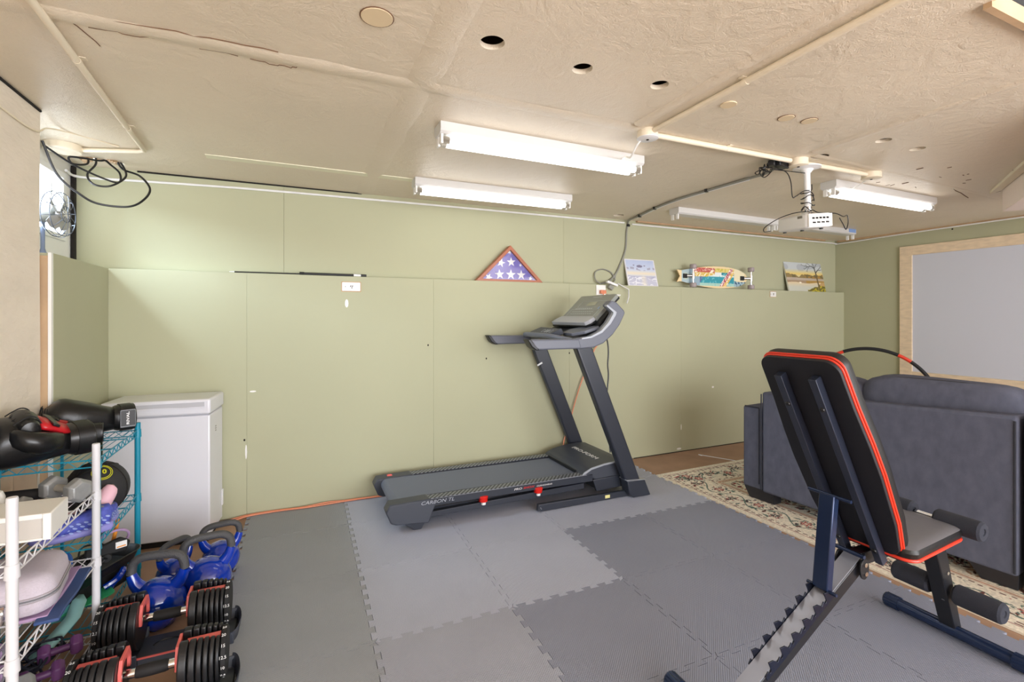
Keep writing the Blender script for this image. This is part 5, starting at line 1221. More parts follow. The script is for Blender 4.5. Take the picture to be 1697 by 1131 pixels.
# ---------------------------------------------------------------- boxing gloves
def glove(label, loc, rz, sc=1.0, flip=1, roll=0.0, palm_up=True, logo=False, thumb=True, name='boxing_glove'):
    t = thing(name, label, 'boxing glove', loc, 0, 'boxing gloves on the teal shelf', rot=(roll, 0, rz))
    s = sc
    bm = B()
    # from wrist (x=0) to knuckles (+x), curling up/over
    loft(bm, [((0.0, 0, .055 * s), (0, .048 * s, 0), (0, 0, .038 * s)), ((.04 * s, 0, .058 * s), (0, .056 * s, 0), (0, 0, .044 * s)), ((.09 * s, 0, .064 * s), (0, .066 * s, 0), (0, 0, .052 * s)), ((.15 * s, 0, .068 * s), (0, .074 * s, 0), (-.005, 0, .060 * s)),
              ((.205 * s, 0, .072 * s), (0, .076 * s, 0), (-.015 * s, 0, .066 * s)), ((.245 * s, 0, .076 * s), (0, .072 * s, 0), (-.03 * s, 0, .062 * s)), ((.272 * s, 0, .082 * s), (0, .060 * s, 0), (-.04 * s, 0, .050 * s)), ((.288 * s, 0, .088 * s), (0, .036 * s, 0), (-.03 * s, 0, .030 * s)), ((.291 * s, 0, .09 * s), (0, .006 * s, 0), (-.006 * s, 0, .006 * s))], n=28, p=2.5)
    body = obj('glove_body', bm, m_leather, t, smooth=True, autosm=80)
    # curled finger roll over the palm
    bm = B()
    if palm_up: loft(bm, [((.15 * s, y * s, (.120 + dz) * s), (rx * s, 0, 0), (0, 0, rz_ * s)) for y, rx, rz_, dz in ((-.070, .012, .010, -.01), (-.062, .034, .026, -.004), (-.03, .046, .032, 0), (0, .048, .034, .002), (.03, .046, .032, 0), (.062, .034, .026, -.004), (.070, .012, .010, -.01))], n=20)
    if palm_up: obj('finger_roll', bm, m_leather, body, smooth=True)
    else: bm.free()
    for k in range(4):
        y = (-.042 + .028 * k) * s; bm = B()
        if not palm_up: bm.free(); continue
        tube(bm, [(.10 * s, y, .118 * s), (.125 * s, y, .1455 * s), (.15 * s, y, .1525 * s), (.175 * s, y, .1455 * s), (.20 * s, y, .134 * s)], 0.002 * s, n=5); obj('glove_seam', bm, m_black_m, body, smooth=True)
    for k in range(7):
        y = (-.06 + .02 * k) * s; bm = B(); tube(bm, [(.286 * s - abs(y) * .25, y, .118 * s), (.292 * s - abs(y) * .35, y * .95, .09 * s), (.278 * s - abs(y) * .3, y, .055 * s)], 0.0016 * s, n=5); obj('glove_seam', bm, m_black_m, body, smooth=True)
    if thumb:
        bm = B(); f = flip
        pts = [((.04, .050, .072), .024), ((.08, .072, .080), .030), ((.13, .084, .088), .032), ((.175, .080, .098), .030), ((.205, .066, .106), .024), ((.217, .058, .110), .012)]
        loft(bm, [((p[0] * s, f * p[1] * s, p[2] * s), (0, r * s, 0), (-.2 * r * s, 0, r * .92 * s)) for p, r in pts], n=20); obj('thumb', bm, m_leather, body, smooth=True)
    # red palm patch
    bm = B()
    rows_ = []
    for x, z, wd in ((.005, .097, .036), (.03, .106, .044), (.06, .118, .052), (.09, .127, .056), (.115, .134, .056)):
        rows_.append([bm.verts.new((x * s, y * wd * s, (z - .010 * y * y) * s)) for y in (-1, -.5, 0, .5, 1)] )
    for a, b in zip(rows_, rows_[1:]):
        for k in range(4): bm.faces.new((a[k], a[k + 1], b[k + 1], b[k]))
    if not palm_up: bmesh.ops.translate(bm, verts=bm.verts[:], vec=(0, 0, -0.03))
    pp = obj('palm_patch', bm, m_redl, body, smooth=True, label='red palm patch'); sd = pp.modifiers.new('thickness', 'SOLIDIFY'); sd.thickness = 0.012 * s; sd.offset = -0.5
    bm = B(); box(bm, (.06 * s, 0, (.119 if palm_up else .085) * s), (.026 * s, .10 * s, .008 * s), (0, -.34, 0)); obj('palm_band', bm, m_leather, pp, bevel=0.002)
    # cuff with strap and open end
    bm = B(); loft(bm, [((.012 * s, 0, .055 * s), (0, .047 * s, 0), (0, 0, .036 * s)), ((-.01 * s, 0, .055 * s), (0, .054 * s, 0), (0, 0, .043 * s)), ((-.06 * s, 0, .055 * s), (0, .056 * s, 0), (0, 0, .044 * s)), ((-.085 * s, 0, .055 * s), (0, .056 * s, 0), (0, 0, .045 * s)), ((-.088 * s, 0, .055 * s), (0, .050 * s, 0), (0, 0, .039 * s)), ((-.04 * s, 0, .055 * s), (0, .046 * s, 0), (0, 0, .034 * s))], n=28, p=2.6)
    cf = obj('cuff', bm, m_leather, t, smooth=True)
    bm = B()
    tube(bm, [(-.086 * s, .053 * s * math.cos(a), .055 * s + .042 * s * math.sin(a)) for a in [2 * PI * k / 24 for k in range(24)]], 0.0035 * s, smooth=0, closed=True, n=6)
    obj('cuff_binding', bm, m_vinyl, cf, smooth=True)
    bm = B(); loft(bm, [((-.075 * s + .052 * s * k, 0, .055 * s), (0, .0585 * s, 0), (0, 0, .0465 * s)) for k in range(2)], n=28, p=2.6); st_ = obj('wrist_strap', bm, m_vinyl, cf, smooth=True)
    if logo:
        # framed printed patch on the side of the cuff facing -y
        cx_, cy_ = -.048 * s, .0592 * s
        bm = B(); box(bm, (cx_, cy_, .056 * s), (.070 * s, .003, .062 * s)); pa = obj('logo_patch', bm, m_black, st_, bevel=0.001)
        bm = B(); tube(bm, [(cx_ + a, cy_ + .002, .058 * s + b) for a, b in rrect(.064 * s, .056 * s, .003)], 0.0013, smooth=0, closed=True, n=5); obj('logo_border', bm, m_silver, pa)
        text_obj('logo_lettering', 'RIVAL', 0.017 * s, m_whitep, pa, Matrix.Translation((cx_, cy_ + .0022, .058 * s)) @ Matrix.Rotation(PI, 4, 'Z') @ NX @ Matrix.Rotation(PI / 2, 4, 'Z'), 0.0005, bold=0.0004)
    return t
zs = 0.762
g1 = glove('black boxing glove with red palm lying nearest, in front on the teal shelf', (-0.835, 2.50, zs - 0.006), math.radians(214), 0.98, flip=1, roll=-0.20, logo=False); g1.scale = (0.86, 1.25, 1.4)
g2 = glove('black boxing glove with white framed lettering on its cuff, beside the freezer', (-0.79, 2.90, zs - 0.006), math.radians(205), 0.92, flip=-1, roll=0.0, logo=True, palm_up=False, thumb=False); g2.scale = (0.95, 1.3, 1.5)
g3 = glove('black boxing glove lying behind the nearest one, thumb raised', (-0.83, 2.675, zs - 0.006), math.radians(196), 0.72, flip=-1, roll=0.1); g3.scale = (1, 1.1, 1.3)

# ---------------------------------------------------------------- medicine ball
mb = thing('medicine_ball', 'black medicine ball with a yellow printed ring on the teal shelf', 'medicine ball', (-0.80, 2.72, 0.437))
def sph(r, n=24): 
    return [(max(0.0008, r * math.sin(PI * k / n)), r - r * math.cos(PI * k / n)) for k in range(n + 1)]
rB = 0.118
bm = B(); lathe(bm, sph(rB), 40); ball = obj('ball', bm, m_ball, mb, smooth=True)
bm = B(); C0 = Vector((0, 0, rB))
for ax_, off in (((0.2, 1, 0.1), 0.0), ((0.9, -0.3, 0.25), 0.0), ((-0.5, 0.4, 0.9), 0.06)):
    ax_ = Vector(ax_).normalized(); u_ = ax_.orthogonal().normalized(); v_ = ax_.cross(u_); rr_ = math.sqrt((rB + 0.0006) ** 2 - off ** 2)
    tube(bm, [C0 + ax_ * off + (u_ * math.cos(t) + v_ * math.sin(t)) * rr_ for t in [2 * PI * k / 64 for k in range(64)]], 0.0018, smooth=0, closed=True, n=5)
obj('ball_seam', bm, m_dark, ball, smooth=True)
bm = B(); ax_ = Vector((0.35, -0.62, 0.80)).normalized(); u_ = ax_.orthogonal().normalized(); v_ = ax_.cross(u_)
for rr_ in (0.036, 0.030):
    tube(bm, [C0 + ax_ * math.sqrt(rB ** 2 - rr_ ** 2) + (u_ * math.cos(t) + v_ * math.sin(t)) * rr_ for t in [2 * PI * k / 40 for k in range(40)]], 0.0016, smooth=0, closed=True, n=5)
obj('printed_ring', bm, m_yellow, ball, smooth=True, label='yellow printed ring')
Z_ = ax_; X_ = Vector((1, 0.35, 0)); X_ = (X_ - Z_ * X_.dot(Z_)).normalized(); Y_ = Z_.cross(X_)
c_ = C0 + ax_ * (rB - 0.0028); M5 = Matrix(((X_.x, Y_.x, Z_.x, c_.x), (X_.y, Y_.y, Z_.y, c_.y), (X_.z, Y_.z, Z_.z, c_.z), (0, 0, 0, 1)))
text_obj('printed_weight', '10', 0.030, m_yellow, ball, M5, 0.0032, bold=0.001)

# ---------------------------------------------------------------- small things on the shelves
def hexbell(name, label, loc, rot, L, R_, grip, m=m_hex, mg=m_knurl, group=None, cat='dumbbell', gr=0.014):
    t = thing(name, label, cat, loc, 0, group, rot=rot)
    for s in (-1, 1):
        bm = B(); a = s * grip / 2; b = s * L / 2; rings = []
        for x, r in ((a, R_ * 0.78), (a + s * 0.008, R_), (b - s * 0.012, R_), (b, R_ * 0.72)): rings.append([bm.verts.new((x, r * math.cos(PI / 3 * k), r * math.sin(PI / 3 * k))) for k in range(6)])
        for A_, C_ in zip(rings, rings[1:]):
            for k in range(6): bm.faces.new((A_[k], A_[(k + 1) % 6], C_[(k + 1) % 6], C_[k]))
        bm.faces.new(rings[0]); bm.faces.new(rings[-1]); obj('hex_head', bm, m, t, bevel=0.003)
    bm = B(); cyl(bm, (-grip / 2, 0, 0), (grip / 2, 0, 0), gr, n=16); obj('grip', bm, mg, t, smooth=True)
    return t
hexbell('hex_dumbbell', 'larger grey cast iron hex dumbbell on the white shelf behind the white box', (-0.765, 2.29, 0.647 + 0.040), (0.52, 0, math.radians(-38)), 0.17, 0.045, 0.075, group='grey hex dumbbells')
hexbell('hex_dumbbell', 'smaller grey hex dumbbell in front of the larger one on the white shelf', (-0.800, 2.155, 0.647 + 0.030), (0.52, 0, math.radians(-30)), 0.12, 0.033, 0.065, group='grey hex dumbbells')
hexbell('hex_dumbbell', 'big rusty grey hex dumbbell on the bottom white shelf', (-0.835, 1.955, 0.092 + 0.055), (0.52, 0, math.radians(28)), 0.21, 0.060, 0.075, group='grey hex dumbbells')
for i_, (p_, rz_) in enumerate((((-0.76, 2.235, 0.093 + 0.037), 80), ((-0.765, 2.10, 0.093 + 0.034), 80))):
    hb = hexbell('purple_dumbbell', ('purple neoprene dumbbell standing farther back on the bottom white shelf', 'purple neoprene dumbbell next to the rusty hex dumbbell')[i_], p_, (0.52, 0, math.radians(rz_ - 60)), 0.12, 0.036, 0.05, m_purple, m_purple, 'purple dumbbells', gr=0.012)
    text_obj('weight_number', '2', 0.03, m_whitep, hb, Matrix.Translation((0.0602, 0, 0)) @ Matrix.Rotation(PI / 2, 4, 'Z') @ NX, 0.0004)
# pink foam roller wedge
pr = thing('pink_roll', 'pink padded roll leaning on the medicine ball', 'foam roll', (-0.722, 2.535, 0.44)); pr.scale = (1.1, 1.0, 1.3)
bm = B(); tube(bm, [(-0.035 + 0.05 * k / 14, -0.03 + 0.085 * k / 14, 0.022 + 0.10 * k / 14) for k in range(15)], lambda u: 0.027 * math.sqrt(max(0.004, 1 - abs(2 * u - 1) ** 5)), smooth=0, n=20); obj('roll_body', bm, m_pink, pr, smooth=True)
pk = thing('pink_package', 'pink striped packet lying between the grey dumbbells and the pink roll', 'packet', (-0.84, 2.53, 0.44))
bm = B(); pillow(bm, (0.01, 0.03, 0.035), (0.07, 0.10, 0.065), p=5, n=6); pkb = obj('packet_body', bm, m_pink, pk, smooth=True)
bm = B()
for k in range(4): box(bm, (0.01, -0.0215 + 0.0, 0.018 + 0.012 * k), (0.06, 0.002, 0.003), (0, 0.2, 0))
obj('packet_stripes', bm, mat('rose_stripe', (196, 100, 128), 0.5), pkb)
# shoes
def shoe(label, loc, rz, s=1.0, flip=1):
    t = thing('running_shoe', label, 'shoe', loc, rz, 'periwinkle running shoes')
    L = 0.25 * s
    bm = B(); loft(bm, [((x * s, yo * flip * s, 0.018 * s + tz_ * s), (0, w_ * s, 0), (0, 0, h_ * s)) for x, yo, w_, h_, tz_ in ((-.125, 0, .012, .012, .006), (-.118, 0, .030, .018, .002), (-.08, 0, .038, .019, 0), (-.02, .004, .034, .017, 0), (.05, .006, .044, .016, -.001), (.09, .004, .042, .014, .001), (.118, 0, .028, .012, .005), (.126, 0, .010, .008, .008))], n=24, p=3.0)
    so_ = obj('sole', bm, m_shoes, t, smooth=True, autosm=60)
    bm = B(); secs = [(-.118, .0, .022, .030, .060), (-.105, 0, .030, .044, .064), (-.07, 0, .033, .044, .064), (-.03, .003, .032, .036, .058), (.01, .005, .035, .032, .054), (.05, .006, .040, .026, .046), (.085, .004, .038, .018, .038), (.112, .001, .024, .012, .032), (.121, 0, .006, .005, .028)]
    loft(bm, [((x * s, yo * flip * s, zc * s), (0, w_ * s, 0), (-.15 * h_ * s, 0, h_ * s), 2.4) for x, yo, w_, h_, zc in secs], n=24)
    up_s = obj('upper', bm, m_shoe, t, smooth=True, autosm=80)
    bm = B(); loft(bm, [((-.070 * s, 0, .106 * s), (.040 * s, 0, .006 * s), (0, .024 * s, 0)), ((-.066 * s, 0, .112 * s), (.036 * s, 0, .008 * s), (0, .020 * s, 0))], n=20); obj('collar_lining', bm, m_grey, up_s, smooth=True)
    bm = B()
    for k in range(6): tube(bm, [((-.02 + .016 * k) * s, -.020 * s, (.091 - .006 * k) * s), ((-.012 + .016 * k) * s, 0, (.097 - .0065 * k) * s), ((-.02 + .016 * k) * s, .022 * s, (.091 - .006 * k) * s)], 0.0025 * s, n=5)
    obj('laces', bm, m_navy, up_s, smooth=True)
    bm = B()
    for k in range(9):
        for j in range(3):
            x = (-.105 + .022 * k + .011 * (j % 2)) * s; yy = (.0335 + .0008 * k) * s; z = (.040 + .014 * j - .0018 * k) * s
            loft(bm, [((x, yy + .0020 * s, z), (.0075 * s, 0, .003 * s), (-.001 * s, 0, .0035 * s)), ((x, yy - .006 * s, z), (.0075 * s, 0, .003 * s), (-.001 * s, 0, .0035 * s))], n=8)
    obj('mesh_openings', bm, mat('shoe_light_mesh', (150, 166, 220), 0.6), up_s)
    return t
shoe('blue-purple running shoe in front on the second teal shelf, under the white box', (-0.80, 2.46, 0.442), math.radians(200), 1.0)
shoe('blue-purple running shoe farther right, heel against the medicine ball', (-0.728, 2.545, 0.442), math.radians(262), 0.70, -1)
# white plastic box on the upper white shelf
wx = thing('white_box', 'white plastic box with a raised front rim on the top white shelf', 'box', (-0.805, 1.985, 0.648), math.radians(-2))
bm = B(); bm2 = [(-0.24, -0.06), (0.12, -0.06), (0.12, 0.07), (-0.24, 0.07)]
def frustum(bm, r0, r1, mi=0):
    (x0, z0, x1, z1, y0), (a0, c0, a1, c1, y1) = r0, r1
    A_ = [bm.verts.new(p) for p in ((x0, y0, z0), (x1, y0, z0), (x1, y0, z1), (x0, y0, z1))]; C_ = [bm.verts.new(p) for p in ((a0, y1, c0), (a1, y1, c0), (a1, y1, c1), (a0, y1, c1))]
    bm.faces.new(A_); bm.faces.new(C_[::-1])
    for k in range(4): bm.faces.new((A_[k], A_[(k + 1) % 4], C_[(k + 1) % 4], C_[k]))
frustum(bm, (-0.30, 0.0, 0.140, 0.080, -0.078), (-0.30, 0.0, 0.120, 0.076, 0.085)); bxo = obj('box_body', bm, m_offwhite, wx, bevel=0.004)
bm = B()
for a, b in (((0.121, -0.086, 0.001), (0.141, -0.076, 0.081)), ((-0.30, -0.086, 0.066), (0.121, -0.076, 0.081)), ((-0.30, -0.086, 0.001), (0.121, -0.076, 0.008))): box2(bm, a, b)
obj('front_rim', bm, m_offwhite, bxo, bevel=0.003)
bm = B(); box2(bm, (-0.30, -0.0795, 0.008), (0.121, -0.0775, 0.066)); obj('front_panel', bm, mat('warm_grey_panel', (196, 192, 186), 0.5), bxo)
bm = B(); loft(bm, [((0, 0, 0.0), (0.032, 0, 0), (0, 0.025, 0)), ((0, 0, 0.07), (0.034, 0, 0), (0, 0.027, 0)), ((0, 0, 0.088), (0.028, 0, 0), (0, 0.022, 0)), ((0, 0, 0.094), (0.012, 0, 0), (0, 0.01, 0))], n=20)
o = obj('white_bottle', bm, m_offwhite, smooth=True, loc=(-0.915, 2.17, 0.647)); tag(o, 'rounded white bottle standing behind the white box', 'bottle')
bm = B(); cyl(bm, (-0.16, 0, 0), (0.10, 0, 0), 0.02, n=16); o = obj('black_foam_roll', bm, m_black_m, smooth=True, loc=(-0.90, 2.335, 0.668)); tag(o, 'black foam roll lying behind the white bottle at the left edge', 'foam roll')
# heather grey hard case
cs = thing('zip_case', 'heather grey zipped hard case on the middle white shelf', 'case', (-0.860, 2.04, 0.407), math.radians(9)); cs.scale = (1, 1, 0.84)
bm = B()
def rring(w_, d_, r_, z): return [(x, y, z) for x, y in rrect(w_, d_, r_, 8)]
rings = []
for z, s_ in ((0.012, -0.022), (0.0, -0.05), ): pass
prof = [(0.0, -0.04), (0.004, -0.014), (0.014, -0.004), (0.06, 0.0), (0.105, -0.006), (0.125, -0.016), (0.136, -0.034), (0.140, -0.065)]
for z, o_f in prof: rings.append([bm.verts.new(p) for p in rring(0.34 + 2 * o_f, 0.27 + 2 * o_f, max(0.01, 0.06 + o_f), z)])
for A_, C_ in zip(rings, rings[1:]):
    for k in range(len(A_)): bm.faces.new((A_[k], A_[(k + 1) % len(A_)], C_[(k + 1) % len(A_)], C_[k]))
bm.faces.new(rings[0][::-1]); bm.faces.new(rings[-1]); cb = obj('case_shell', bm, m_case, cs, smooth=True, autosm=60)
for zz_ in (0.056, 0.064, 0.072):
    bm = B(); tube(bm, rring(0.342, 0.272, 0.06, zz_), 0.0022 if zz_ != 0.064 else 0.003, smooth=0, closed=True, n=6); obj('zip_track', bm, m_grey if zz_ == 0.064 else mat('zip_tape', (170, 164, 170), 0.7), cb, smooth=True)
for x in (0.055, 0.085):
    bm = B(); tube(bm, [(x, -0.138, 0.064), (x + 0.002, -0.146, 0.05), (x + 0.004, -0.147, 0.03), (x + 0.001, -0.146, 0.008)], 0.0045, n=6, flat=0.5); box(bm, (x, -0.139, 0.064), (0.012, 0.008, 0.010)); obj('zip_pull', bm, m_chrome, cb, smooth=True)
# stack of mats on the bottom of that shelf
def pad(name, label, c, s, m, rz=0.0, cat='mat', rot=None, wave=0.0):
    bm = B(); pts_lo = []; n_ = 14
    for zz_ in (0, s[2]):
        row = []
        for k in range(n_ + 1):
            x = -s[0] / 2 + s[0] * k / n_; z = zz_ + wave * math.sin(k / n_ * PI * 2.6)
            row.append((bm.verts.new((x, -s[1] / 2, z)), bm.verts.new((x, s[1] / 2, z))))
        pts_lo.append(row)
    lo, hi = pts_lo
    for k in range(n_):
        bm.faces.new((lo[k][0], lo[k][1], lo[k + 1][1], lo[k + 1][0])); bm.faces.new((hi[k][0], hi[k + 1][0], hi[k + 1][1], hi[k][1]))
        bm.faces.new((lo[k][0], lo[k + 1][0], hi[k + 1][0], hi[k][0])); bm.faces.new((lo[k + 1][1], lo[k][1], hi[k][1], hi[k + 1][1]))
    bm.faces.new((lo[0][0], hi[0][0], hi[0][1], lo[0][1])); bm.faces.new((lo[-1][0], lo[-1][1], hi[-1][1], hi[-1][0]))
    o = obj(name, bm, m, bevel=0.003, loc=c, rot=rot or (0, 0, rz)); return tag(o, label, cat)
def roll(name, label, loc, rz, L, R_, m, cat='mat', inner=None):
    t = thing(name, label, cat, loc, rz)
    bm = B(); lathe(bm, [(R_ * 0.25, 0.002), (R_ * 0.3, 0), (R_ * 0.92, 0), (R_, 0.006), (R_, L - 0.006), (R_ * 0.92, L), (R_ * 0.3, L), (R_ * 0.25, L - 0.002)], 28, Matrix.Translation((-L / 2, 0, R_)) @ Matrix.Rotation(PI / 2, 4, 'Y')); obj('roll_body', bm, m, t, smooth=True)
    bm = B(); pts = []
    for k in range(60):
        a = k * 0.33; r_ = R_ * (0.3 + 0.6 * k / 60); pts.append((L / 2 + 0.0005, r_ * math.cos(a), R_ + r_ * math.sin(a)))
    tube(bm, pts, 0.0012, smooth=0, n=4); obj('spiral_edge', bm, inner or m_grey, t); return t
roll('rolled_lilac_mat', 'lilac exercise mat roll under the grey case', (-0.90, 1.92, 0.292), math.radians(0), 0.22, 0.030, m_lilac)
roll('rolled_lilac_mat', 'lilac exercise mat roll lowest under the grey case, at the left edge', (-0.90, 1.92, 0.222), math.radians(0), 0.22, 0.033, m_lilac)
pad('folded_navy_mat', 'dark blue folded exercise mat sticking out under the grey case', (-0.695, 2.08, 0.3895), (0.34, 0.06, 0.010), m_navy, rot=(0, 0, math.radians(94)), wave=0.004)
pad('folded_lilac_mat', 'lilac folded mat edge beside the dark blue one', (-0.745, 2.10, 0.3945), (0.34, 0.09, 0.010), m_lilac, rot=(0, 0, math.radians(94)))
# third level: aqua band, grey rolls, tray
ab = thing('aqua_resistance_band', 'aqua latex band coiled in a roll with its end hanging out', 'resistance band', (-0.865, 2.53, 0.107))
bm = B(); pts = []
prev = None
def ribbon(bm, P_, z0, z1, th=0.0015):
    n_ = len(P_)
    for q0, q1 in zip(P_, P_[1:]):
        a = Vector((*q0, 0)); b = Vector((*q1, 0)); nn = (b - a).cross(Vector((0, 0, 1))).normalized() * th
        vs = [bm.verts.new(p) for p in (a - nn + Vector((0, 0, z0)), b - nn + Vector((0, 0, z0)), b + nn + Vector((0, 0, z0)), a + nn + Vector((0, 0, z0)), a - nn + Vector((0, 0, z1)), b - nn + Vector((0, 0, z1)), b + nn + Vector((0, 0, z1)), a + nn + Vector((0, 0, z1)))]
        for f in ((0, 3, 2, 1), (4, 5, 6, 7), (0, 1, 5, 4), (1, 2, 6, 5), (2, 3, 7, 6), (3, 0, 4, 7)): bm.faces.new([vs[i] for i in f])
sp = [((0.012 + 0.040 * k / 110) * math.cos(k * 0.25), (0.012 + 0.040 * k / 110) * math.sin(k * 0.25)) for k in range(111)]
ribbon(bm, sp, 0.0, 0.052); cb_ = obj('coil', bm, m_aqua, ab)
bm = B(); vs = []
for p_ in ((0.050, 0.010, 0.072), (0.070, -0.02, 0.060), (0.075, -0.10, 0.035), (0.055, -0.20, 0.02), (0.03, -0.30, 0.004)):
    vs.append([bm.verts.new((p_[0] - 0.024, p_[1] + 0.006, p_[2] + 0.002)), bm.verts.new((p_[0] + 0.026, p_[1] - 0.004, p_[2] - 0.002))])
for a, b in zip(vs, vs[1:]): bm.faces.new((a[0], a[1], b[1], b[0]))
tl = obj('band_end', bm, m_aqual, ab, smooth=True, label='pale aqua free end'); sd = tl.modifiers.new('thickness', 'SOLIDIFY'); sd.thickness = 0.0018
roll('grey_foam_roll', 'dark grey foam roll behind the aqua band', (-0.86, 2.66, 0.105), math.radians(25), 0.16, 0.026, mat('dark_grey_foam', (92, 94, 96), 0.8))
tr_ = thing('black_tray', 'black plastic tray of straps and handles on the bottom teal shelf', 'tray', (-0.80, 2.66, 0.20), math.radians(62))
bm = B(); rings = []
for z, o_f in ((0.0, -0.02), (0.005, 0.0), (0.05, 0.018), (0.053, 0.026), (0.056, 0.022), (0.052, 0.014), (0.010, -0.006), (0.008, -0.03)): rings.append([bm.verts.new(p) for p in rring(0.30 + 2 * o_f, 0.16 + 2 * o_f, 0.04 + o_f * 0.8, z)])
for A_, C_ in zip(rings, rings[1:]):
    for k in range(len(A_)): bm.faces.new((A_[k], A_[(k + 1) % len(A_)], C_[(k + 1) % len(A_)], C_[k]))
bm.faces.new(rings[0][::-1]); bm.faces.new(rings[-1]); obj('tray_shell', bm, m_black, tr_, smooth=True, autosm=50)
bm = B(); box2(bm, (-0.14, -0.07, -0.094), (0.14, 0.07, -0.002)); tag(obj('black_step_block', bm, m_black_m, bevel=0.012, segs=3, loc=(-0.82, 2.66, 0.2), rot=(0, 0, math.radians(62))), 'matte black block carrying the black tray', 'block')
bm = B(); prism(bm, rrect(0.20, 0.11, 0.03), 0, 0.004); tag(obj('green_strap', bm, m_green, bevel=0.001, loc=(-0.80, 2.56, 0.135), rot=(0.0, -0.1, math.radians(30))), 'bright green strap under the black tray', 'strap')
for k, (lx, ly, lz, rz_) in enumerate(((-0.795, 2.60, 0.262, 0.3), (-0.80, 2.70, 0.268, 1.2), (-0.755, 2.66, 0.272, 2.0))):
    t = thing('hand_grip', ('ribbed black hand grip at the near end of the tray', 'ribbed black hand grip deepest in the tray', 'ribbed black hand grip at the right rim of the tray')[k], 'hand grip', (lx, ly, lz), rz_, 'hand grips in the tray')
    bm = B(); prof = [(0.001, 0)] + [(0.017 + 0.004 * (q % 2), 0.006 * q + 0.001) for q in range(14)] + [(0.001, 0.084)]; lathe(bm, prof, 18, Matrix.Translation((-0.04, 0, 0)) @ Matrix.Rotation(PI / 2, 4, 'Y')); obj('ribbed_grip', bm, m_black_m, t, smooth=True, autosm=25)
    bm = B(); tube(bm, [(-0.04, 0, 0), (-0.06, 0.02, 0.02), (0.0, 0.05, 0.035), (0.06, 0.02, 0.02), (0.044, 0, 0)], 0.004, n=6); obj('grip_strap', bm, m_black, t, smooth=True)
bm = B(); tube(bm, [(0.055 * math.cos(a), 0, 0.05 * math.sin(a)) for a in [2 * PI * k / 30 for k in range(30)]], 0.0055, smooth=0, closed=True, n=8); tag(obj('purple_ring_handle', bm, m_lilac, smooth=True, loc=(-0.735, 2.70, 0.325), rot=(0.5, 0, 0.5)), 'lilac ring handle standing up in the tray', 'ring handle')
bm = B(); cyl(bm, (0, 0, -0.05), (0.02, 0.0, 0.06), 0.008, n=12); tag(obj('orange_stick', bm, m_orangeh, smooth=True, loc=(-0.745, 2.725, 0.345)), 'orange stick leaning in the tray', 'stick')
bm = B(); prism(bm, [(-0.075, -0.03), (0.07, -0.04), (0.085, 0.0), (0.05, 0.025), (-0.02, 0.01), (-0.07, 0.012)], -0.012, 0.012, XZ); bp1 = obj('black_pouch', bm, m_black_m, bevel=0.006, loc=(-0.745, 2.64, 0.318), rot=(0, 0, 0.5)); tag(bp1, 'black pouch with a small white and orange label on the tray', 'pouch')
bm = B(); box2(bm, (0.030, -0.0145, -0.018), (0.070, -0.012, 0.010)); obj('pouch_label', bm, m_whitep, bp1, label='white label')
bm = B(); box2(bm, (0.034, -0.0155, -0.014), (0.066, -0.0143, -0.009)); obj('label_stripe', bm, m_orangeh, bp1)
cable('blue_strap', [(-0.93, 2.50, 0.33), (-0.88, 2.53, 0.36), (-0.84, 2.52, 0.36), (-0.82, 2.50, 0.33), (-0.84, 2.48, 0.28), (-0.85, 2.46, 0.22)], 0.009, mat('bright_blue_strap', (50, 110, 200), 0.5), 'bright blue strap hanging over the left side of the tray', 'strap')
cable('blue_knot', [(-0.74, 2.60, 0.16), (-0.70, 2.62, 0.18), (-0.69, 2.66, 0.20), (-0.71, 2.68, 0.17), (-0.73, 2.63, 0.14)], 0.013, m_blue, 'cobalt blue cord bunched below the tray', 'strap')
# dark tangle on the bottom white shelf
pts = []
for k in range(70):
    t = k * 0.8; pts.append((-0.86 + 0.075 * math.cos(t * 1.3) + rr.uniform(-.02, .02), 2.22 + 0.09 * math.sin(t) + rr.uniform(-.02, .02), 0.115 + 0.02 * math.sin(t * 2.1)))
cable('dark_rope', pts, 0.004, mat('dark_navy_rope', (34, 40, 58), 0.7), 'tangled dark navy rope on the bottom white shelf', 'rope', smooth=4, n=6)
# things leaning behind the shelves
bm = B(); 
pts = []
for k in range(9):
    z = 0.0 + k * 0.092; pts += [(0.0, z), (0.0, z + 0.025), (0.012, z + 0.022), (0.012, z + 0.062), (0.0, z + 0.058)]
P_ = [(-0.20, 0.0)] + [(x, z) for x, z in pts] + [(-0.20, 0.84)]
prism(bm, [(y, z) for y, z in P_], 0, 0.03, YZ); tag(obj('grey_foam_tile', bm, mat('slate_foam', (104, 108, 116), 0.8, bump=0.2, bscale=300), loc=(-1.025, 2.36, 0.16), bevel=0.001, segs=1), 'grey puzzle-edged foam tile standing against the brick pillar', 'floor mat')
bm = B(); rows_ = []
for j in range(5):
    row = []
    for k in range(20):
        y = 0.02 + 0.34 * k / 19; row.append(bm.verts.new((0.010 + 0.009 * math.sin(k * 1.25 + j * 0.35) + 0.004 * math.sin(k * 2.9), y, 0.30 + 0.112 * j)))
    rows_.append(row)
for a, b in zip(rows_, rows_[1:]):
    for k in range(19): bm.faces.new((a[k], a[k + 1], b[k + 1], b[k]))
o = obj('kraft_paper_sheet', bm, m_kraft, smooth=True, loc=(-1.024, 2.41, 0.0)); sd = o.modifiers.new('thickness', 'SOLIDIFY'); sd.thickness = 0.002
tag(o, 'crumpled tan paper hanging behind the shelves against the pillar', 'paper')

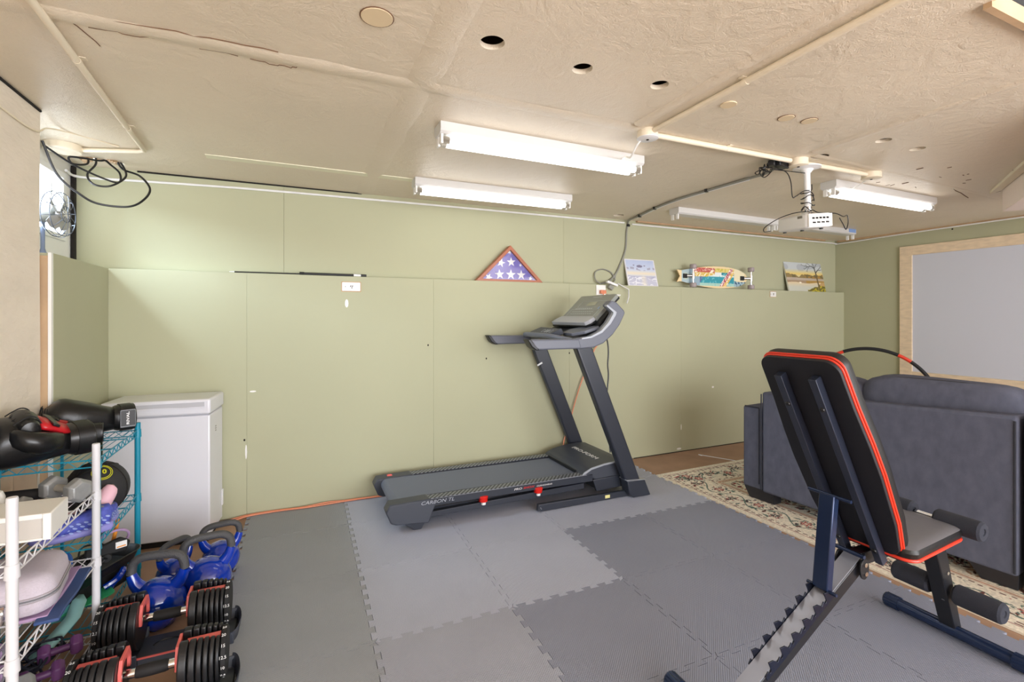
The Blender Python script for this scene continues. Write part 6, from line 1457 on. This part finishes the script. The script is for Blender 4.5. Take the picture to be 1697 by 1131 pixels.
# ---------------------------------------------------------------- kettlebells
def kettlebell(label, loc, rz, s):
    t = thing('kettlebell', label, 'kettlebell', (loc[0], loc[1], ZF), rz, 'blue kettlebells on the floor')
    prof = [(0.001, 0.0), (0.055, 0.0), (0.062, 0.004)] + [(0.100 * math.sin(a), 0.094 - 0.100 * math.cos(a)) for a in [math.radians(45 + 125 * k / 18) for k in range(19)]] + [(0.001, 0.1945)]
    bm = B(); lathe(bm, [(r * s, z * s) for r, z in prof], 40)
    bd = obj('bell', bm, m_blue, t, smooth=True, autosm=60)
    hp_ = [(-0.055, 0.150), (-0.083, 0.185), (-0.098, 0.225), (-0.090, 0.268), (-0.060, 0.290), (0.0, 0.294), (0.060, 0.290), (0.090, 0.268), (0.098, 0.225), (0.083, 0.185), (0.055, 0.150)]
    bm = B(); tube(bm, [(x * s, 0, z * s) for x, z in hp_[2:-2]], 0.0175 * s, n=16); obj('handle', bm, m_iron, t, smooth=True, label='dark grey textured handle')
    for q in (hp_[:4], hp_[-4:][::-1]):
        bm = B(); tube(bm, [(x * s, 0, z * s) for x, z in q[:3]], lambda u: (0.031 - 0.0125 * u) * s, n=16); obj('horn', bm, m_blue, bd, smooth=True)
    return t
kettlebell('blue kettlebell with grey handle standing nearest, right behind the dumbbells', (-0.535, 2.535), math.radians(-8), 1.02)
kettlebell('blue kettlebell second in the row, half hidden by the nearest one', (-0.372, 2.668), math.radians(8), 1.0)
kettlebell('blue kettlebell at the right end beside the mat edge', (-0.345, 2.90), math.radians(12), 0.87)
kettlebell('smallest-looking blue kettlebell tucked between the others and the freezer', (-0.528, 2.82), math.radians(50), 0.80)

# ---------------------------------------------------------------- adjustable dumbbells in their cradles
def adj(label, labelc, loc, rz):
    t = thing('adjustable_dumbbell', label, 'dumbbell', (loc[0], loc[1], 0), rz, 'adjustable dumbbells')
    zc_ = 0.132
    bm = B(); cyl(bm, (-0.105, 0, zc_), (0.105, 0, zc_), 0.0150, n=20); hd = obj('handle_bar', bm, m_chrome, t, smooth=True)
    bm = B(); lathe(bm, [(0.001, -0.046), (0.017, -0.046), (0.0190, -0.038), (0.0205, 0), (0.0190, 0.038), (0.017, 0.046), (0.001, 0.046)], 20, Matrix.Translation((0, 0, zc_)) @ Matrix.Rotation(PI / 2, 4, 'Y')); obj('rubber_grip', bm, m_black_m, hd, smooth=True)
    for s in (-1, 1):
        x = 0.082; ths = [0.026, 0.020, 0.016, 0.015, 0.014, 0.012]; rad_ = [0.106, 0.105, 0.103, 0.101, 0.098, 0.094]
        for k, (th, r_) in enumerate(zip(ths, rad_)):
            # plate silhouette: rounded, flat-topped with a slot shoulder
            P_ = []
            for q in range(28):
                a = 2 * PI * q / 28; px, pz = r_ * math.cos(a) * 0.96, r_ * math.sin(a)
                if pz > r_ * 0.72: pz = r_ * 0.72 + (pz - r_ * 0.72) * 0.6
                P_.append((px, pz))
            # slot at the top centre (open channel for the handle)
            top_i = [i for i, p in enumerate(P_) if abs(p[0]) < 0.030 and p[1] > 0]
            P2_ = [p for i, p in enumerate(P_) if i not in top_i]
            ins = min(top_i); zt = r_ * 0.80
            slot = [(0.028, zt), (0.024, 0.034), (-0.024, 0.034), (-0.028, zt)]
            P_ = P2_[:ins] + slot + P2_[ins:]
            bm = B(); M6 = Matrix.Translation((0, 0, zc_)) @ YZ
            a_, b2_ = (x, x + th) if s > 0 else (-x - th, -x)
            prism(bm, P_, a_, b2_, M6); obj('weight_plate', bm, m_black, t, bevel=0.0045, segs=3)
            x += th + 0.003
        # coral top rails
        bm = B(); xa, xb = (0.098, x - 0.004) if s > 0 else (-x + 0.004, -0.098)
        box2(bm, (xa, -0.012, zc_ + 0.056), (xb, 0.012, zc_ + 0.066))
        pa, pb_ = (0.071, 0.081) if s > 0 else (-0.081, -0.071)
        M6 = Matrix.Translation((0, 0, zc_)) @ YZ
        prism(bm, [(-0.040, 0.074), (0.040, 0.074), (0.058, 0.040), (0.058, 0.0), (0.044, 0.0), (0.044, 0.034), (0.030, 0.056), (-0.030, 0.056), (-0.044, 0.034), (-0.044, 0.0), (-0.058, 0.0), (-0.058, 0.040)], pa, pb_, M6)
        obj('coral_rail', bm, m_coral, t, bevel=0.001, label='coral red rail')
        # dial
        bm = B(); P_ = [(0.080 * math.cos(2 * PI * q / 32), 0.080 * math.sin(2 * PI * q / 32)) for q in range(32)]
        da, db = (x - 0.001, x + 0.016) if s > 0 else (-x - 0.016, -x + 0.001)
        prism(bm, P_, da, db, M6); dl = obj('selection_dial', bm, m_black_m, t, bevel=0.003)
        for i_, tx in enumerate(('5', '7.5', '10', '12.5', '15', '20', '25')):
            a = math.radians((-75 + 25 * i_) if True else 0)
            ang = math.radians(-150 + 25 * i_)     # around the rim on the camera side
            rr_ = 0.0805; c = Vector((0, rr_ * math.sin(ang), zc_ + rr_ * math.cos(ang)))
            nrm = Vector((0, math.sin(ang), math.cos(ang))); yv = Vector((0, math.cos(ang), -math.sin(ang)))
            xx = (da + db) / 2
            tang = -yv; Xv = Vector((1, 0, 0)); Yv = nrm.cross(Xv)
            M7 = Matrix(((Xv.x, Yv.x, nrm.x, xx), (Xv.y, Yv.y, nrm.y, c.y), (Xv.z, Yv.z, nrm.z, c.z), (0, 0, 0, 1)))
            text_obj('dial_number', tx, 0.014, m_whitep, dl, M7, 0.0004)
    # cradle
    c = thing('dumbbell_cradle', labelc, 'cradle', (loc[0], loc[1], ZF), rz, 'dumbbell cradles')
    Ls = 0.235
    prof = [(-0.080, 0.0), (0.080, 0.0), (0.092, 0.02), (0.098, 0.060), (0.090, 0.060), (0.080, 0.024), (-0.080, 0.024), (-0.090, 0.060), (-0.098, 0.060), (-0.092, 0.02)]
    for a, b in ((-0.238, -0.080), (0.080, 0.238)):
        bm = B(); prism(bm, prof, a, b, YZ); obj('cradle_shell', bm, m_tm, c, bevel=0.004)
    bm = B(); prism(bm, [(-0.076, 0.0), (0.076, 0.0), (0.070, 0.032), (-0.070, 0.032)], -0.09, 0.09, YZ)
    for k in (-1, 1):
        pass
    obj('cradle_bridge', bm, m_tm, c, bevel=0.004)
    bm = B(); tube(bm, [(0.045 * math.cos(a), 0.03 * math.sin(a) - 0.005, 0.0325) for a in [PI * k / 16 for k in range(17)]], 0.003, smooth=0, n=6); obj('bridge_ridge', bm, m_black, c, smooth=True)
    bm = B(); box2(bm, (-0.085, -0.079, 0.030), (0.085, -0.072, 0.036)); obj('bridge_trim', bm, m_coral, c, bevel=0.001, label='thin coral trim line')
    for s in (-1, 1):
        bm = B(); n_ = 20; rings = []
        for z, r_ in ((0.0, 0.06), (0.004, 0.075), (0.06, 0.10), (0.066, 0.102), (0.060, 0.094), (0.03, 0.075)):
            rings.append([bm.verts.new((s * (0.226 + 0.030 * (r_ / 0.1) * math.cos(-PI / 2 + PI * k / n_)), r_ * math.sin(-PI / 2 + PI * k / n_), z)) for k in range(n_ + 1)])
        for A_, C_ in zip(rings, rings[1:]):
            for k in range(n_): bm.faces.new((A_[k], A_[k + 1], C_[k + 1], C_[k]))
        o_e = obj('cradle_end', bm, m_tm, c, smooth=True, autosm=50); sd = o_e.modifiers.new('thickness', 'SOLIDIFY'); sd.thickness = 0.004
    return t
adj('black adjustable dumbbell farther from the camera, in front of the kettlebells', 'charcoal cradle under the farther adjustable dumbbell', (-0.460, 2.325, 0), math.radians(0))
adj('black adjustable dumbbell nearest the bottom edge of the photo', 'charcoal cradle under the nearest adjustable dumbbell', (-0.435, 1.985, 0), math.radians(1))

# ---------------------------------------------------------------- fan on the window ledge
fn = thing('wire_cage_fan', 'small grey metal fan with a wire cage before the left window', 'fan', (-1.14, 3.23, ZL), math.radians(-8))
Cf = Vector((0, 0, 0.237)); RF = 0.115
bm = B()
for xo, r_ in ((0.055, RF * 0.96), (0.02, RF), (0.068, RF * 0.35)): tube(bm, [(xo, r_ * math.cos(t), Cf.z + r_ * math.sin(t)) for t in [2 * PI * k / 36 for k in range(36)]], 0.0022, smooth=0, closed=True, n=5)
for k in range(6):
    a = PI * k / 6 + 0.2
    for s in (-1, 1):
        tube(bm, [(0.072, s * 0.02 * math.cos(a), Cf.z + s * 0.02 * math.sin(a)), (0.070, s * RF * 0.5 * math.cos(a), Cf.z + s * RF * 0.5 * math.sin(a)), (0.055, s * RF * 0.96 * math.cos(a), Cf.z + s * RF * .96 * math.sin(a)), (0.02, s * RF * math.cos(a), Cf.z + s * RF * math.sin(a)), (-0.03, s * RF * 0.5 * math.cos(a), Cf.z + s * RF * 0.5 * math.sin(a))], 0.0016, n=5)
obj('wire_cage', bm, mat('dark_steel_wire', (92, 98, 108), 0.4, metal=0.3), fn, smooth=True)
bm = B(); cyl(bm, (0.03, 0, Cf.z), (0.05, 0, Cf.z), 0.018, n=16)
for k in range(4):
    a = PI / 2 * k + 0.9; u_ = Vector((0, math.cos(a), math.sin(a))); v_ = Vector((0, -math.sin(a), math.cos(a))); X_ = Vector((1, 0, 0))
    b_v = (v_ * 0.9 + X_ * 0.42).normalized(); nn = u_.cross(b_v)
    c_ = Cf + X_ * 0.038; P_ = [(q0 * 0.88, q1 * 0.88) for q0, q1 in [(0.012, -0.008), (0.05, -0.034), (0.095, -0.040), (0.112, -0.012), (0.108, 0.020), (0.075, 0.034), (0.035, 0.024), (0.012, 0.010)]]
    M8 = Matrix(((u_.x, b_v.x, nn.x, c_.x), (u_.y, b_v.y, nn.y, c_.y), (u_.z, b_v.z, nn.z, c_.z), (0, 0, 0, 1))); prism(bm, P_, -0.001, 0.001, M8)
obj('blades', bm, mat('brushed_blade', (176, 174, 170), 0.4, metal=0.5), fn)
bm = B(); loft(bm, [((-0.085, 0, Cf.z), (0, 0.012, 0), (0, 0, 0.012)), ((-0.075, 0, Cf.z), (0, 0.038, 0), (0, 0, 0.038)), ((-0.03, 0, Cf.z), (0, 0.045, 0), (0, 0, 0.045)), ((0.02, 0, Cf.z), (0, 0.036, 0), (0, 0, 0.036))], n=20); obj('motor', bm, m_greyc, fn, smooth=True)
bm = B(); lathe(bm, [(0.001, 0), (0.060, 0), (0.058, 0.010), (0.036, 0.02), (0.014, 0.04), (0.009, 0.06), (0.009, 0.21), (0.001, 0.21)], 24, Matrix.Translation((-0.03, 0, 0))); obj('stand', bm, mat('blue_grey_enamel', (120, 132, 156), 0.4), fn, smooth=True)

# black cables dangling out of the ceiling hole
cable('black_cable', [(-1.16, 3.20, 2.21), (-1.12, 3.25, 2.06), (-1.05, 3.3, 1.98), (-0.98, 3.35, 1.94), (-0.86, 3.4, 1.945), (-0.80, 3.45, 2.0), (-0.78, 3.5, 2.08), (-0.84, 3.54, 2.16), (-0.93, 3.58, 2.20), (-0.98, 3.60, 2.28)], 0.006, m_black, 'black cable in a wide loop under the broken ceiling patch')
cable('black_cable', [(-1.17, 3.24, 2.20), (-1.10, 3.36, 2.15), (-1.0, 3.45, 2.11), (-0.93, 3.5, 2.10), (-0.93, 3.52, 2.16), (-0.99, 3.56, 2.22), (-1.05, 3.575, 2.28)], 0.0055, m_black, 'black cable crossing straight under the broken ceiling patch')
cable('black_cable', [(-1.06, 3.57, 2.28), (-1.04, 3.52, 2.20), (-1.06, 3.46, 2.12), (-1.02, 3.42, 2.06), (-0.95, 3.43, 2.06), (-0.90, 3.50, 2.13), (-0.92, 3.57, 2.20), (-0.97, 3.60, 2.28)], 0.0055, m_black, 'black cable in a tight loop under the broken ceiling patch')
cable('black_cable', [(-1.10, 3.575, 2.28), (-1.08, 3.53, 2.20), (-1.12, 3.45, 2.17), (-1.13, 3.43, 2.20), (-1.08, 3.46, 2.21), (-1.02, 3.55, 2.23), (-1.0, 3.58, 2.27)], 0.0055, m_black, 'black cable bundled flat against the broken ceiling patch')
bm = B()
rr = random.Random(4)
for k in range(14):
    c = (-1.03 + rr.uniform(-.10, .08), 3.58 + rr.uniform(-.04, .04), H + rr.uniform(-0.012, 0.012)); box(bm, c, (rr.uniform(.02, .06), rr.uniform(.01, .03), 0.006), (rr.uniform(-.5, .5), rr.uniform(-.5, .5), rr.uniform(0, 3)))
struct('trim_22', bm, m_tanwood)
